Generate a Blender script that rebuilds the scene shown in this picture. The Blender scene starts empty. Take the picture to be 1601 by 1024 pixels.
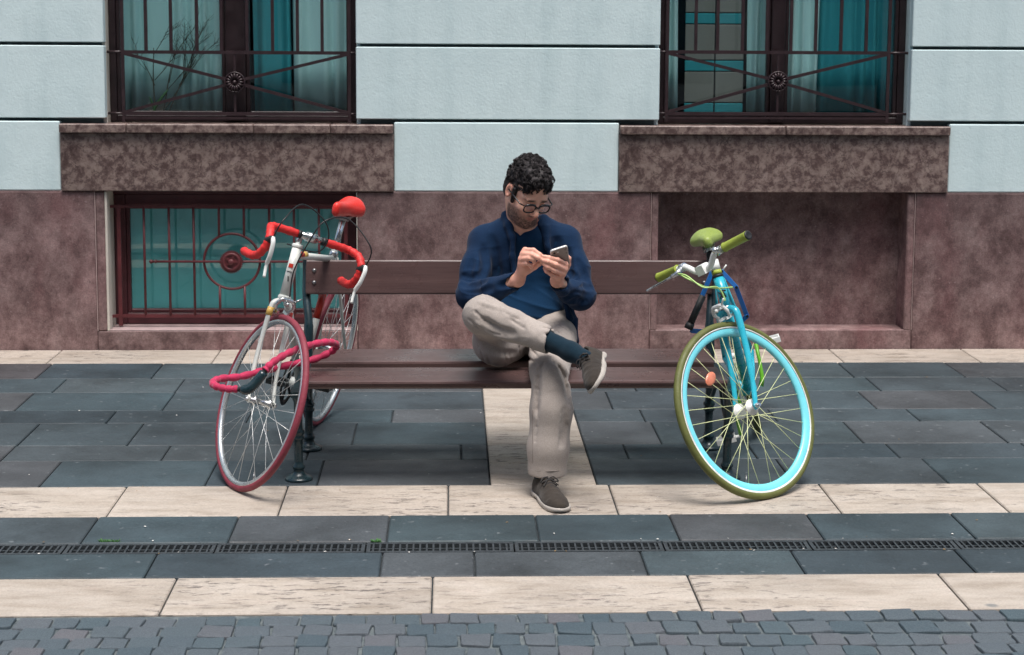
import bpy, bmesh, math, random
import numpy as np
from mathutils import Vector, Matrix, Quaternion, Euler
random.seed(7); RNG = np.random.default_rng(11)
scene = bpy.context.scene
COL = scene.collection
R_ = math.radians

# ---------------------------------------------------------------- camera
# lens and pose solved from the photograph's own perspective; x right, y into the street wall, z up, metres
CAMP = np.array([0.0, -6.4, 1.70]); FPX, PITCH, YAW, ROLL, CY = 2650.0, 0.12152, 0.03612, 0.00557, 367.8
_cp, _sp, _cy, _sy = math.cos(PITCH), math.sin(PITCH), math.cos(YAW), math.sin(YAW)
_fw = np.array([_sy*_cp, _cy*_cp, -_sp]); _rt0 = np.array([_cy, -_sy, 0.0]); _up0 = np.cross(_rt0, _fw)
_rt = math.cos(ROLL)*_rt0 + math.sin(ROLL)*_up0; _up = -math.sin(ROLL)*_rt0 + math.cos(ROLL)*_up0
cam_d = bpy.data.cameras.new('camera'); cam = bpy.data.objects.new('camera', cam_d); COL.objects.link(cam)
cam_d.sensor_fit = 'HORIZONTAL'; cam_d.sensor_width = 36.0; cam_d.lens = 36.0*FPX/1601.0
cam_d.shift_y = -(512.0-CY)/1601.0; cam_d.clip_start = 0.05; cam_d.clip_end = 2000.0
cam.matrix_world = Matrix(((_rt[0], _up[0], -_fw[0], CAMP[0]), (_rt[1], _up[1], -_fw[1], CAMP[1]), (_rt[2], _up[2], -_fw[2], CAMP[2]), (0, 0, 0, 1)))
cam_d.dof.use_dof = True; cam_d.dof.focus_distance = 6.45; cam_d.dof.aperture_fstop = 8.0
scene.camera = cam
def A(px, py, Y):
    """the point of the vertical plane y = Y that the photograph shows at (px, py)"""
    c = np.array([(px-800.5)/FPX, (py-CY)/FPX, 1.0]); r = c[0]*_rt - c[1]*_up + c[2]*_fw
    return CAMP + r*((Y-CAMP[1])/r[1])

# ---------------------------------------------------------------- light: soft overcast day
SUN_EL, SUN_AZ, SKY_S, SUN_S, EXPO = 73.0, 168.0, 0.125, 2.6, 0.52     # azimuth clockwise from +y (the wall side)
world = bpy.data.worlds.new('World'); scene.world = world; world.use_nodes = True
wn = world.node_tree; wn.nodes.clear()
sky = wn.nodes.new('ShaderNodeTexSky'); sky.sky_type = 'NISHITA'; sky.sun_disc = False
sky.sun_elevation = R_(SUN_EL); sky.sun_rotation = R_(SUN_AZ); sky.air_density = 1.0; sky.dust_density = 4.0; sky.ozone_density = 1.0
bg = wn.nodes.new('ShaderNodeBackground'); bg.inputs[1].default_value = SKY_S
wo = wn.nodes.new('ShaderNodeOutputWorld'); wn.links.new(sky.outputs[0], bg.inputs[0]); wn.links.new(bg.outputs[0], wo.inputs[0])
sun_d = bpy.data.lights.new('sun', 'SUN'); sun_d.energy = SUN_S; sun_d.angle = R_(25); sun_d.color = (1.0, 0.965, 0.94)
sun = bpy.data.objects.new('sun', sun_d); COL.objects.link(sun)
_sd = Vector((math.sin(R_(SUN_AZ))*math.cos(R_(SUN_EL)), math.cos(R_(SUN_AZ))*math.cos(R_(SUN_EL)), math.sin(R_(SUN_EL))))
sun.rotation_euler = _sd.to_track_quat('Z', 'Y').to_euler(); sun.location = (2, -3, 9)
scene.view_settings.view_transform = 'Standard'; scene.view_settings.look = 'None'
scene.view_settings.exposure = EXPO; scene.view_settings.gamma = 1.0; scene.view_settings.use_curve_mapping = False
scene.cycles.max_bounces = 8; scene.cycles.transparent_max_bounces = 12; scene.cycles.use_denoising = True

# ---------------------------------------------------------------- materials
def S(r, g, b):
    return tuple(((v/255.0)/12.92 if v/255.0 <= 0.04045 else ((v/255.0+0.055)/1.055)**2.4) for v in (r, g, b))
class NT:
    """small node-tree writer"""
    def __init__(s, name):
        s.m = bpy.data.materials.new(name); s.m.use_nodes = True; s.t = s.m.node_tree; s.t.nodes.clear()
        s.out = s.n('ShaderNodeOutputMaterial'); s.b = s.n('ShaderNodeBsdfPrincipled'); s.l(s.b.outputs[0], s.out.inputs[0])
        s.co = s.n('ShaderNodeTexCoord')
    def n(s, t, **k):
        o = s.t.nodes.new(t)
        for a, v in k.items(): setattr(o, a, v)
        return o
    def l(s, a, b): s.t.links.new(a, b)
    def set(s, **k):
        for a, v in k.items():
            i = s.b.inputs[a.replace('_', ' ')]
            if isinstance(v, bpy.types.NodeSocket): s.l(v, i)
            else: i.default_value = (*v, 1.0) if isinstance(v, tuple) and len(v) == 3 and i.type == 'RGBA' else v
    def vec(s, scale=(1, 1, 1), rnd=False, src='Object', rot=(0, 0, 0)):
        mp = s.n('ShaderNodeMapping'); mp.inputs['Scale'].default_value = scale; mp.inputs['Rotation'].default_value = rot
        s.l(s.co.outputs[src], mp.inputs['Vector'])
        if rnd:
            oi = s.n('ShaderNodeObjectInfo'); mu = s.n('ShaderNodeMath', operation='MULTIPLY'); mu.inputs[1].default_value = 37.0
            s.l(oi.outputs['Random'], mu.inputs[0]); cb = s.n('ShaderNodeCombineXYZ')
            for i in range(3): s.l(mu.outputs[0], cb.inputs[i])
            s.l(cb.outputs[0], mp.inputs['Location'])
        return mp.outputs[0]
    def noise(s, scale, v, detail=4, rough=.55, dist=0.0):
        o = s.n('ShaderNodeTexNoise'); o.inputs['Scale'].default_value = scale; o.inputs['Detail'].default_value = detail
        o.inputs['Roughness'].default_value = rough; o.inputs['Distortion'].default_value = dist; s.l(v, o.inputs['Vector']); return o.outputs[0]
    def voro(s, scale, v, feature='F1', rnd=1.0):
        o = s.n('ShaderNodeTexVoronoi', feature=feature); o.inputs['Scale'].default_value = scale; o.inputs['Randomness'].default_value = rnd
        s.l(v, o.inputs['Vector']); return o.outputs[0]
    def ramp(s, fac, stops, interp='LINEAR'):
        o = s.n('ShaderNodeValToRGB'); cr = o.color_ramp; cr.interpolation = interp
        while len(cr.elements) < len(stops): cr.elements.new(0.5)
        for e, (p, c) in zip(cr.elements, stops):
            e.position = p; e.color = (*c, 1.0) if isinstance(c, tuple) else (c, c, c, 1.0)
        s.l(fac, o.inputs[0]); return o.outputs[0]
    def mix(s, fac, a, b, mode='MIX'):
        o = s.n('ShaderNodeMix', data_type='RGBA', blend_type=mode)
        for v, i in ((fac, o.inputs[0]), (a, o.inputs[6]), (b, o.inputs[7])):
            if isinstance(v, bpy.types.NodeSocket): s.l(v, i)
            elif isinstance(v, tuple): i.default_value = (*v, 1.0)
            else: i.default_value = v
        return o.outputs[2]
    def math(s, op, a, b=None, clamp=False):
        o = s.n('ShaderNodeMath', operation=op, use_clamp=clamp)
        for v, i in ((a, o.inputs[0]), (b, o.inputs[1])):
            if v is None: continue
            if isinstance(v, bpy.types.NodeSocket): s.l(v, i)
            else: i.default_value = v
        return o.outputs[0]
    def rand(s): return s.n('ShaderNodeObjectInfo').outputs['Random']
    def bump(s, h, strength=.3, dist=.005, normal=None):
        o = s.n('ShaderNodeBump'); o.inputs['Strength'].default_value = strength; o.inputs['Distance'].default_value = dist
        s.l(h, o.inputs['Height'])
        if normal is not None: s.l(normal, o.inputs['Normal'])
        s.l(o.outputs[0], s.b.inputs['Normal']); return o.outputs[0]
def simple(name, col, rough=.5, metal=0.0, var=.12, vscale=9.0, bump=0.0, bscale=60.0, coat=0.0, src='Object'):
    """painted or solid surface with slight uneven tone, dust and fine relief"""
    t = NT(name); v = t.vec(src=src); nz = t.noise(vscale, v, 5)
    hi = tuple(min(1.0, c*(1+var)+.004) for c in col); lo = tuple(c*(1-var) for c in col)
    t.set(Base_Color=t.ramp(nz, [(.3, lo), (.7, hi)]), Metallic=metal, Coat_Weight=coat, Coat_Roughness=.15)
    t.set(Roughness=t.ramp(t.noise(vscale*2.3, v, 3), [(.3, max(0.02, rough-.08)), (.7, min(1., rough+.1))]))
    if bump: t.bump(t.noise(bscale, v, 4), bump, .004)
    return t.m

# ---------------------------------------------------------------- mesh writers
class MB:
    """collects shapes; build() links them as ONE mesh object"""
    def __init__(s): s.v = []; s.f = []; s.sm = []; s.mi = []
    def add(s, vs, fs, smooth=False, mi=0):
        k = len(s.v); s.v += [tuple(map(float, p)) for p in vs]; s.f += [tuple(i+k for i in f) for f in fs]
        s.sm += [smooth]*len(fs); s.mi += [mi]*len(fs); return s
    def box(s, c, d, M=None, mi=0):
        hx, hy, hz = d[0]/2, d[1]/2, d[2]/2
        vs = [Vector((x*hx, y*hy, z*hz)) for z in (-1, 1) for y in (-1, 1) for x in (-1, 1)]
        if M is not None: vs = [M @ p for p in vs]
        vs = [p+Vector(c) for p in vs]
        return s.add(vs, [(0, 2, 3, 1), (4, 5, 7, 6), (0, 1, 5, 4), (2, 6, 7, 3), (0, 4, 6, 2), (1, 3, 7, 5)], mi=mi)
    def cbox(s, lo, hi, b=.004, mi=0):
        """box with chamfered edges"""
        lo = Vector(lo); hi = Vector(hi); vs = []; idx = {}
        for ix in (0, 1):
            for iy in (0, 1):
                for iz in (0, 1):
                    c = Vector((hi.x if ix else lo.x, hi.y if iy else lo.y, hi.z if iz else lo.z))
                    n = Vector((-b if ix else b, -b if iy else b, -b if iz else b))
                    for a in range(3):
                        p = c.copy()
                        for k in range(3):
                            if k != a: p[k] += n[k]
                        idx[(ix, iy, iz, a)] = len(vs); vs.append(p)
        f = []
        def g(i, a): return idx[(*i, a)]
        for a in range(3):
            u, w = [k for k in range(3) if k != a]
            for sgn in (0, 1):
                q = []
                for (su, sw) in ((0, 0), (1, 0), (1, 1), (0, 1)):
                    i = [0, 0, 0]; i[a] = sgn; i[u] = su; i[w] = sw; q.append(g(i, a))
                f.append(q if (sgn == 1) == (a != 1) else q[::-1])
            for su in (0, 1):
                for sw in (0, 1):
                    i0 = [0, 0, 0]; i0[u] = su; i0[w] = sw; i1 = i0[:]; i1[a] = 1
                    f.append([g(i0, u), g(i1, u), g(i1, w), g(i0, w)])
        for ix in (0, 1):
            for iy in (0, 1):
                for iz in (0, 1): f.append([g((ix, iy, iz), 0), g((ix, iy, iz), 1), g((ix, iy, iz), 2)])
        return s.add(vs, f, mi=mi)
    def tube(s, pts, r, n=10, closed=False, cap=True, mi=0, flat=None):
        """round (or flattened) tube along a polyline; r number or list; flat = (axis vector, ratio)"""
        P = [Vector(p) for p in pts]; N = len(P); rs = r if hasattr(r, '__len__') else [r]*N
        T = []
        for i in range(N):
            a = P[(i-1) % N] if (closed or i > 0) else P[i]; b = P[(i+1) % N] if (closed or i < N-1) else P[i]
            d = b-a; T.append(d.normalized() if d.length > 1e-9 else Vector((0, 0, 1)))
        up = Vector((0, 0, 1)) if abs(T[0].z) < .9 else Vector((1, 0, 0))
        U = (up - T[0]*up.dot(T[0])).normalized(); vs = []
        for i in range(N):
            if i: U = (U - T[i]*U.dot(T[i])); U = U.normalized() if U.length > 1e-6 else T[i].orthogonal().normalized()
            V = T[i].cross(U)
            for k in range(n):
                a = 2*math.pi*k/n; d = (U*math.cos(a)+V*math.sin(a))*rs[i]
                if flat is not None: d = d - Vector(flat[0])*(d.dot(Vector(flat[0]))*(1-flat[1]))
                vs.append(P[i]+d)
        fs = []
        for i in range(N if closed else N-1):
            j = (i+1) % N
            for k in range(n): fs.append((i*n+k, i*n+(k+1) % n, j*n+(k+1) % n, j*n+k))
        s.add(vs, fs, True, mi)
        if cap and not closed:
            b = len(s.v)-N*n
            s.f += [tuple(b+k for k in range(n))[::-1], tuple(b+(N-1)*n+k for k in range(n))]; s.sm += [False]*2; s.mi += [mi]*2
        return s
    def cyl(s, a, b, r, n=16, r2=None, mi=0): return s.tube([a, b], [r, r if r2 is None else r2], n, mi=mi)
    def lathe(s, prof, n=24, M=None, mi=0, smooth=True):
        """profile [(radius, z)] turned about z"""
        vs = []; m = len(prof)
        for r, z in prof:
            for k in range(n):
                a = 2*math.pi*k/n; p = Vector((r*math.cos(a), r*math.sin(a), z)); vs.append(M @ p if M is not None else p)
        fs = [(i*n+k, i*n+(k+1) % n, (i+1)*n+(k+1) % n, (i+1)*n+k) for i in range(m-1) for k in range(n)]
        s.add(vs, fs, smooth, mi); b = len(s.v)-m*n
        for q, ring in ((0, range(n-1, -1, -1)), (m-1, range(n))):
            if prof[q][0] > 1e-5: s.f.append(tuple(b+q*n+k for k in ring)); s.sm.append(False); s.mi.append(mi)
        return s
    def torus(s, R, prof, n=64, M=None, mi=0):
        """closed profile [(dr, dy)] swept round the y axis at radius R"""
        vs = []; m = len(prof)
        for i in range(n):
            a = 2*math.pi*i/n
            for dr, dy in prof:
                p = Vector(((R+dr)*math.cos(a), dy, (R+dr)*math.sin(a))); vs.append(M @ p if M is not None else p)
        return s.add(vs, [(i*m+k, ((i+1) % n)*m+k, ((i+1) % n)*m+(k+1) % m, i*m+(k+1) % m) for i in range(n) for k in range(m)], True, mi)
    def prism(s, poly, z0, z1, M=None, mi=0):
        n = len(poly); vs = [Vector((x, y, z0)) for x, y in poly]+[Vector((x, y, z1)) for x, y in poly]
        if M is not None: vs = [M @ p for p in vs]
        return s.add(vs, [tuple(range(n))[::-1], tuple(range(n, 2*n))]+[(i, (i+1) % n, n+(i+1) % n, n+i) for i in range(n)], mi=mi)
    def sphere(s, c, r, n=14, m=8, M=None, mi=0):
        rr = Vector(r if hasattr(r, '__len__') else (r, r, r)); vs = []
        for i in range(m+1):
            t = math.pi*i/m
            for k in range(n):
                a = 2*math.pi*k/n; p = Vector((rr.x*math.sin(t)*math.cos(a), rr.y*math.sin(t)*math.sin(a), rr.z*math.cos(t)))
                vs.append((M @ p if M is not None else p)+Vector(c))
        return s.add(vs, [(i*n+k, (i+1)*n+k, (i+1)*n+(k+1) % n, i*n+(k+1) % n) for i in range(m) for k in range(n)], True, mi)
    def mesh(s, name, mats):
        me = bpy.data.meshes.new(name); me.from_pydata(s.v, [], s.f)
        for m in (mats if isinstance(mats, (list, tuple)) else [mats]): me.materials.append(m)
        me.polygons.foreach_set('use_smooth', s.sm); me.polygons.foreach_set('material_index', s.mi)
        bm = bmesh.new(); bm.from_mesh(me); bmesh.ops.remove_doubles(bm, verts=bm.verts, dist=1e-6)
        bmesh.ops.recalc_face_normals(bm, faces=bm.faces); bm.to_mesh(me); bm.free(); me.update(); return me
    def build(s, name, mats, parent=None, loc=None): return place(name, s.mesh(name, mats), parent, loc)
def place(name, me, parent=None, loc=None, rot=None):
    o = bpy.data.objects.new(name, me); COL.objects.link(o)
    if parent is not None: o.parent = parent
    if loc is not None: o.location = loc
    if rot is not None: o.rotation_euler = rot
    return o
def tag(o, label=None, cat=None, group=None, kind=None):
    for k, v in (('label', label), ('category', cat), ('group', group), ('kind', kind)):
        if v: o[k] = v
    return o
def thing(name, label, cat, loc=(0, 0, 0), rot=(0, 0, 0), group=None):
    o = bpy.data.objects.new(name, None); COL.objects.link(o); o.location = loc; o.rotation_euler = rot; o.empty_display_size = .1
    return tag(o, label, cat, group)
def rebase(o, at):
    """move a mesh object's origin to `at` (its parent's space) without moving the shape"""
    at = Vector(at); o.data.transform(Matrix.Translation(-at)); o.location = at; return o
def spline(pts, n=8, closed=False):
    """Catmull-Rom through points"""
    P = [Vector(p) for p in pts]; N = len(P); out = []
    for i in range(N if closed else N-1):
        g = (lambda k: P[k % N]) if closed else (lambda k: P[min(max(k, 0), N-1)])
        a, b, c, d = g(i-1), g(i), g(i+1), g(i+2)
        for k in range(n):
            t = k/n; out.append(.5*((2*b)+(c-a)*t+(2*a-5*b+4*c-d)*t*t+(3*b-a-3*c+d)*t**3))
    if not closed: out.append(P[-1])
    return out
# ---------------------------------------------------------------- setting materials
def G(px, py):
    c = np.array([(px-800.5)/FPX, (py-CY)/FPX, 1.0]); r = c[0]*_rt - c[1]*_up + c[2]*_fw
    return CAMP - r*(CAMP[2]/r[2])
def m_slab():
    t = NT('basalt_slab'); v = t.vec(rnd=True); rv = t.rand()
    base = t.ramp(rv, [(0., S(55, 68, 75)), (.28, S(70, 79, 84)), (.52, S(62, 77, 83)), (.72, S(76, 79, 82)), (.88, S(66, 81, 86)), (1., S(82, 81, 84))])
    stain = t.ramp(t.noise(2.6, v, 6, .62), [(.28, .55), (.5, .95), (.75, 1.2)])
    c = t.mix(1.0, base, stain, 'MULTIPLY')
    grain = t.ramp(t.noise(150, v, 4, .7), [(.3, .68), (.5, 1.), (.7, 1.28)]); c = t.mix(1.0, c, grain, 'MULTIPLY')
    gp = t.n('ShaderNodeNewGeometry'); damp = t.ramp(t.noise(.85, gp.outputs['Position'], 5, .6), [(.42, 1.), (.62, .62)]); c = t.mix(1.0, c, damp, 'MULTIPLY')
    spots = t.ramp(t.noise(34, v, 2, .4), [(.70, 0.), (.76, 1.)]); c = t.mix(t.math('MULTIPLY', spots, .3), c, S(150, 155, 158))
    t.set(Base_Color=c, Roughness=t.ramp(t.noise(7, v, 4), [(.3, .5), (.7, .75)]), Specular_IOR_Level=.35)
    t.bump(t.math('ADD', t.noise(60, v, 5), t.math('MULTIPLY', t.noise(9, v, 3), 1.4)), .35, .003); return t.m
def m_travertine():
    t = NT('travertine'); v = t.vec((1, 1, 1), rnd=True); vs = t.vec((2.6, 9, 9), rnd=True); vp = t.vec((8, 26, 26), rnd=True)
    c = t.ramp(t.noise(1.6, vs, 7, .62, .3), [(.25, S(146, 135, 122)), (.45, S(168, 158, 146)), (.62, S(179, 170, 159)), (.8, S(157, 147, 134))])
    c = t.mix(1.0, c, t.ramp(t.noise(1.7, v, 5), [(.3, .80), (.6, 1.03)]), 'MULTIPLY')
    c = t.mix(t.math('MULTIPLY', t.ramp(t.noise(3.2, vs, 6, .7), [(.55, 0.), (.75, 1.)]), .35), c, S(170, 150, 138))
    pits = t.ramp(t.noise(1.9, vp, 5, .65, .4), [(.555, 0.), (.62, 1.)]); pm_ = t.ramp(t.noise(1.6, v, 3), [(.40, .12), (.60, 1.)]); pits = t.math('MULTIPLY', pits, pm_); c = t.mix(t.math('MULTIPLY', pits, .8), c, S(84, 78, 76))
    c = t.mix(1.0, c, t.ramp(t.noise(120, v, 4, .7), [(.3, .84), (.7, 1.12)]), 'MULTIPLY')
    gum = t.ramp(t.voro(2.1, t.vec((1, 1.2, 1), rnd=True)), [(.028, 1.), (.05, 0.)]); c = t.mix(t.math('MULTIPLY', gum, .6), c, S(80, 92, 98))
    t.set(Base_Color=c, Roughness=.6, Specular_IOR_Level=.35)
    t.bump(t.math('SUBTRACT', t.noise(40, v, 4), t.math('MULTIPLY', pits, 2.2)), .4, .003); return t.m
def m_cobble():
    t = NT('granite_cobble'); v = t.vec(rnd=True)
    base = t.ramp(t.rand(), [(0., S(70, 85, 93)), (.3, S(82, 93, 100)), (.55, S(90, 97, 103)), (.8, S(74, 90, 97)), (1., S(98, 99, 104))])
    c = t.mix(1.0, base, t.ramp(t.noise(22, v, 5, .6), [(.25, .68), (.7, 1.2)]), 'MULTIPLY')
    c = t.mix(1.0, c, t.ramp(t.noise(160, v, 2), [(.3, .8), (.7, 1.15)]), 'MULTIPLY')
    t.set(Base_Color=c, Roughness=t.ramp(t.noise(16, v, 3), [(.3, .42), (.7, .7)]), Specular_IOR_Level=.4)
    t.bump(t.noise(45, v, 5), .6, .006); return t.m
def m_sand(name, a, b, sc=26):
    t = NT(name); v = t.vec()
    c = t.ramp(t.noise(sc, v, 6, .65), [(.3, a), (.7, b)])
    t.set(Base_Color=c, Roughness=.95, Specular_IOR_Level=.1); t.bump(t.noise(90, v, 5), .8, .006); return t.m
def m_stucco():
    t = NT('pale_stucco'); v = t.vec(); vs = t.vec((1.0, 1.0, .35))
    c = t.ramp(t.noise(1.3, vs, 6, .6), [(.3, S(200, 221, 223)), (.55, S(211, 230, 231)), (.75, S(219, 235, 235))])
    c = t.mix(t.math('MULTIPLY', t.ramp(t.noise(3.5, t.vec((2.2, 1, .5)), 5, .65), [(.48, 0.), (.74, 1.)]), .26), c, S(160, 186, 189))
    c = t.mix(t.math('MULTIPLY', t.ramp(t.noise(26, v, 3, .5), [(.72, 0.), (.78, 1.)]), .3), c, S(140, 165, 168))
    # faint hairline cracks
    crk = t.ramp(t.voro(1.9, t.vec((1, 1, .7)), 'DISTANCE_TO_EDGE'), [(.0, 1.), (.006, 0.)])
    msk = t.ramp(t.noise(1.1, v, 2), [(.56, 0.), (.62, 1.)]); c = t.mix(t.math('MULTIPLY', t.math('MULTIPLY', crk, msk), .35), c, S(120, 140, 144))
    t.set(Base_Color=c, Roughness=.86, Specular_IOR_Level=.2)
    t.bump(t.math('ADD', t.noise(85, v, 5), t.math('MULTIPLY', t.noise(8, v, 4), 2.0)), .28, .004); return t.m
def m_plinth():
    t = NT('red_granite'); v = t.vec(); vo = t.vec((1, 1, .8))
    c = t.ramp(t.noise(8.5, vo, 9, .74, .1), [(.27, S(72, 54, 53)), (.42, S(106, 84, 83)), (.56, S(134, 111, 109)), (.75, S(160, 139, 136))])
    c = t.mix(1.0, c, t.ramp(t.noise(1.2, v, 6, .65), [(.30, .58), (.5, .95), (.70, 1.26)]), 'MULTIPLY')
    c = t.mix(t.math('MULTIPLY', t.ramp(t.noise(2.2, t.vec((1.4, 1, .6)), 5), [(.5, 0.), (.72, 1.)]), .4), c, S(126, 84, 86))
    c = t.mix(1.0, c, t.ramp(t.noise(26, v, 5, .65), [(.32, .80), (.5, 1.), (.7, 1.14)]), 'MULTIPLY')
    c = t.mix(1.0, c, t.ramp(t.noise(130, v, 4, .7), [(.3, .72), (.5, 1.), (.7, 1.26)]), 'MULTIPLY')
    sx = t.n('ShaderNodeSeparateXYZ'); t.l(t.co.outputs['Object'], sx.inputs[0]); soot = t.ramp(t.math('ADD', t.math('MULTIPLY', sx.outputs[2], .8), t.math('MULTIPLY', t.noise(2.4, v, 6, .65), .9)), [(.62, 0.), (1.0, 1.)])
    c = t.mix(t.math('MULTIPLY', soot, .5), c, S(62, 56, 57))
    c = t.mix(t.math('MULTIPLY', t.ramp(t.noise(30, v, 4, .6), [(.64, 0.), (.72, 1.)]), .35), c, S(44, 34, 37))
    c = t.mix(t.math('MULTIPLY', t.ramp(t.noise(75, v, 3, .5), [(.66, 0.), (.74, 1.)]), .35), c, S(176, 154, 154))
    t.set(Base_Color=c, Roughness=t.ramp(t.noise(5, v, 4), [(.3, .55), (.7, .8)]), Specular_IOR_Level=.3)
    t.bump(t.noise(70, v, 6), .35, .004); return t.m
def m_marble():
    t = NT('fossil_marble'); v = t.vec((1, 1, 1)); n0 = t.noise(7, v, 4)
    mixv = t.n('ShaderNodeVectorMath', operation='ADD'); sc = t.n('ShaderNodeVectorMath', operation='SCALE'); sc.inputs['Scale'].default_value = .04
    nn = t.n('ShaderNodeTexNoise'); nn.inputs['Scale'].default_value = 9; t.l(v, nn.inputs['Vector']); t.l(nn.outputs[1], sc.inputs[0])
    t.l(v, mixv.inputs[0]); t.l(sc.outputs[0], mixv.inputs[1]); w = mixv.outputs[0]
    e1 = t.ramp(t.noise(26, w, 7, .70, .1), [(.38, S(84, 67, 64)), (.46, S(103, 86, 82)), (.51, S(124, 107, 101)), (.62, S(143, 127, 119))])
    clump = t.ramp(t.voro(15, w), [(.12, 1.), (.42, 0.)]); c = t.mix(t.math('MULTIPLY', clump, t.ramp(t.noise(5, v, 3), [(.42, 0.), (.62, .55)])), e1, S(150, 134, 128))
    vein = t.ramp(t.math('ABSOLUTE', t.math('SUBTRACT', t.noise(7.5, w, 6, .65, .3), .5)), [(.0, 1.), (.022, 0.)]); c = t.mix(t.math('MULTIPLY', vein, .7), c, S(62, 46, 47))
    c = t.mix(1.0, c, t.ramp(t.noise(2.0, v, 4), [(.3, .78), (.7, 1.12)]), 'MULTIPLY')
    c = t.mix(t.math('MULTIPLY', t.ramp(t.noise(48, v, 4), [(.60, 0.), (.68, 1.)]), .5), c, S(58, 44, 44))
    t.set(Base_Color=c, Roughness=.42, Specular_IOR_Level=.4); t.bump(t.noise(50, v, 5), .12, .003); return t.m
def m_glass():
    t = NT('window_glass'); t.t.nodes.remove(t.b)
    tr = t.n('ShaderNodeBsdfTransparent'); tr.inputs[0].default_value = (.88, .96, .96, 1)
    gl = t.n('ShaderNodeBsdfGlossy'); gl.inputs['Roughness'].default_value = .015; gl.inputs['Color'].default_value = (.9, 1, 1, 1)
    lw = t.n('ShaderNodeLayerWeight'); lw.inputs[0].default_value = .5; fr = t.math('ADD', t.math('MULTIPLY', t.math('POWER', lw.outputs['Facing'], 5.0), .9), .06, True); mx = t.n('ShaderNodeMixShader')
    nz = t.noise(1.1, t.vec(), 2); bp = t.n('ShaderNodeBump'); bp.inputs['Strength'].default_value = .04; bp.inputs['Distance'].default_value = .05
    t.l(nz, bp.inputs['Height']); t.l(bp.outputs[0], gl.inputs['Normal'])
    t.l(fr, mx.inputs[0]); t.l(tr.outputs[0], mx.inputs[1]); t.l(gl.outputs[0], mx.inputs[2]); t.l(mx.outputs[0], t.out.inputs[0]); return t.m
def m_curtain(name, a, b):
    t = NT(name); v = t.vec((1, 1, .3)); c = t.ramp(t.noise(3, v, 4), [(.3, a), (.7, b)])
    t.set(Base_Color=c, Roughness=.9, Specular_IOR_Level=.1); t.b.inputs['Subsurface Weight'].default_value = 0.0
    t.bump(t.noise(300, t.vec(), 2), .2, .002); return t.m
SLAB, TRAV, COBB = m_slab(), m_travertine(), m_cobble()
JOINT = m_sand('joint_dirt', S(38, 44, 48), S(70, 74, 76), 40); SAND = m_sand('joint_sand', S(70, 80, 84), S(112, 119, 120), 34)
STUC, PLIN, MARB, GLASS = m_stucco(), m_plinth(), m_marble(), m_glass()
IRON_B = simple('brown_iron_paint', S(46, 31, 35), .42, 0, .25, 18, .25, 90)
IRON_R = simple('oxide_red_iron_paint', S(92, 40, 44), .45, 0, .22, 16, .3, 90)
WOODB = simple('dark_brown_window_paint', S(38, 25, 28), .38, 0, .2, 12, .15, 60)
WOODR = simple('maroon_window_paint', S(74, 34, 40), .45, 0, .2, 12, .15, 60)
CAST = simple('grey_cast_iron', S(62, 68, 72), .55, .35, .3, 30, .4, 120)
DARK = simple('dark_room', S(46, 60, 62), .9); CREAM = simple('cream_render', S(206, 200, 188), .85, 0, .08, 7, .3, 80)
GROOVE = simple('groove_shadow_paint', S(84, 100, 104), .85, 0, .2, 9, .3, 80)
TFILM = simple('teal_window_film', S(108, 186, 186), .55, 0, .12, 3.0, .02, 20)

# ---------------------------------------------------------------- ground, road, pavement
YW = 2.50                                                             # street face of the building
tag(MB().add([(-150, -150, -.075), (150, -150, -.075), (150, 150, -.075), (-150, 150, -.075)], [(0, 1, 2, 3)]).build('ground', m_sand('asphalt', S(58, 62, 66), S(74, 78, 82), 60)), kind='structure')
Y_T1, Y_S1T, Y_S1B, Y_D1, Y_D2, Y_S2T, Y_S2B = 2.13, -.205, -.597, -.905, -1.022, -1.268, -1.60
XL, XR = -4.2, 4.6
road = tag(MB().add([(-20, -16, -.0075), (20, -16, -.0075), (20, Y_S2B, -.0075), (-20, Y_S2B, -.0075)], [(0, 1, 2, 3)]).build('road', SAND), kind='structure')
pave = MB().cbox((-20, Y_S2B+.002, -.06), (20, Y_D1-.118, -.011), .001); pave.cbox((-20, Y_D1, -.06), (20, YW+.25, -.0105), .001)
pave.cbox((-20, Y_D1-.118, -.06), (20, Y_D1, -.05), .001)
pavement = tag(pave.build('pavement', JOINT), kind='structure')
def slab(name, x0, x1, y0, y1, m, gap=.0026, z=0.0):
    b = .004; cx, cy = (x0+x1)/2, (y0+y1)/2; w, d = (x1-x0)/2-gap, (y1-y0)/2-gap
    me = MB().cbox((-w, -d, -.03), (w, d, 0), b).mesh(name, m)
    o = place(name, me, pavement, (cx, cy, z+random.uniform(-.0012, .0012)), (random.uniform(-.0012, .0012), random.uniform(-.0008, .0008), 0)); return o
def row(name, y0, y1, joints, m, x0=XL, x1=XR, step=.62):
    """slabs between the joints seen in the photo, carried on past the frame at the usual length"""
    js = sorted(joints)
    if not js: js = [x0+step*random.uniform(.4, .9)]
    while js[0]-step*1.3 > x0: js.insert(0, js[0]-step*random.uniform(.85, 1.1))
    while js[-1]+step*1.3 < x1: js.append(js[-1]+step*random.uniform(.85, 1.1))
    out = [js[0]]
    for j in js[1:]:
        k = max(1, round((j-out[-1])/step)); a = out[-1]
        for q in range(1, k): out.append(a+(j-a)*q/k+random.uniform(-.04, .04))
        out.append(j)
    e = [x0]+[j for j in out if x0+.06 < j < x1-.06]+[x1]
    for a, b in zip(e, e[1:]): slab(name, a, b, y0, y1, m)
def gx(*pp): return [float((G(a, b)[0]+G(c, d)[0])/2) for a, b, c, d in pp]
CS0, CS1 = float((G(753.3, 611.6)[0]+G(768, 758)[0])/2), float((G(894, 630.6)[0]+G(932, 757)[0])/2)
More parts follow.
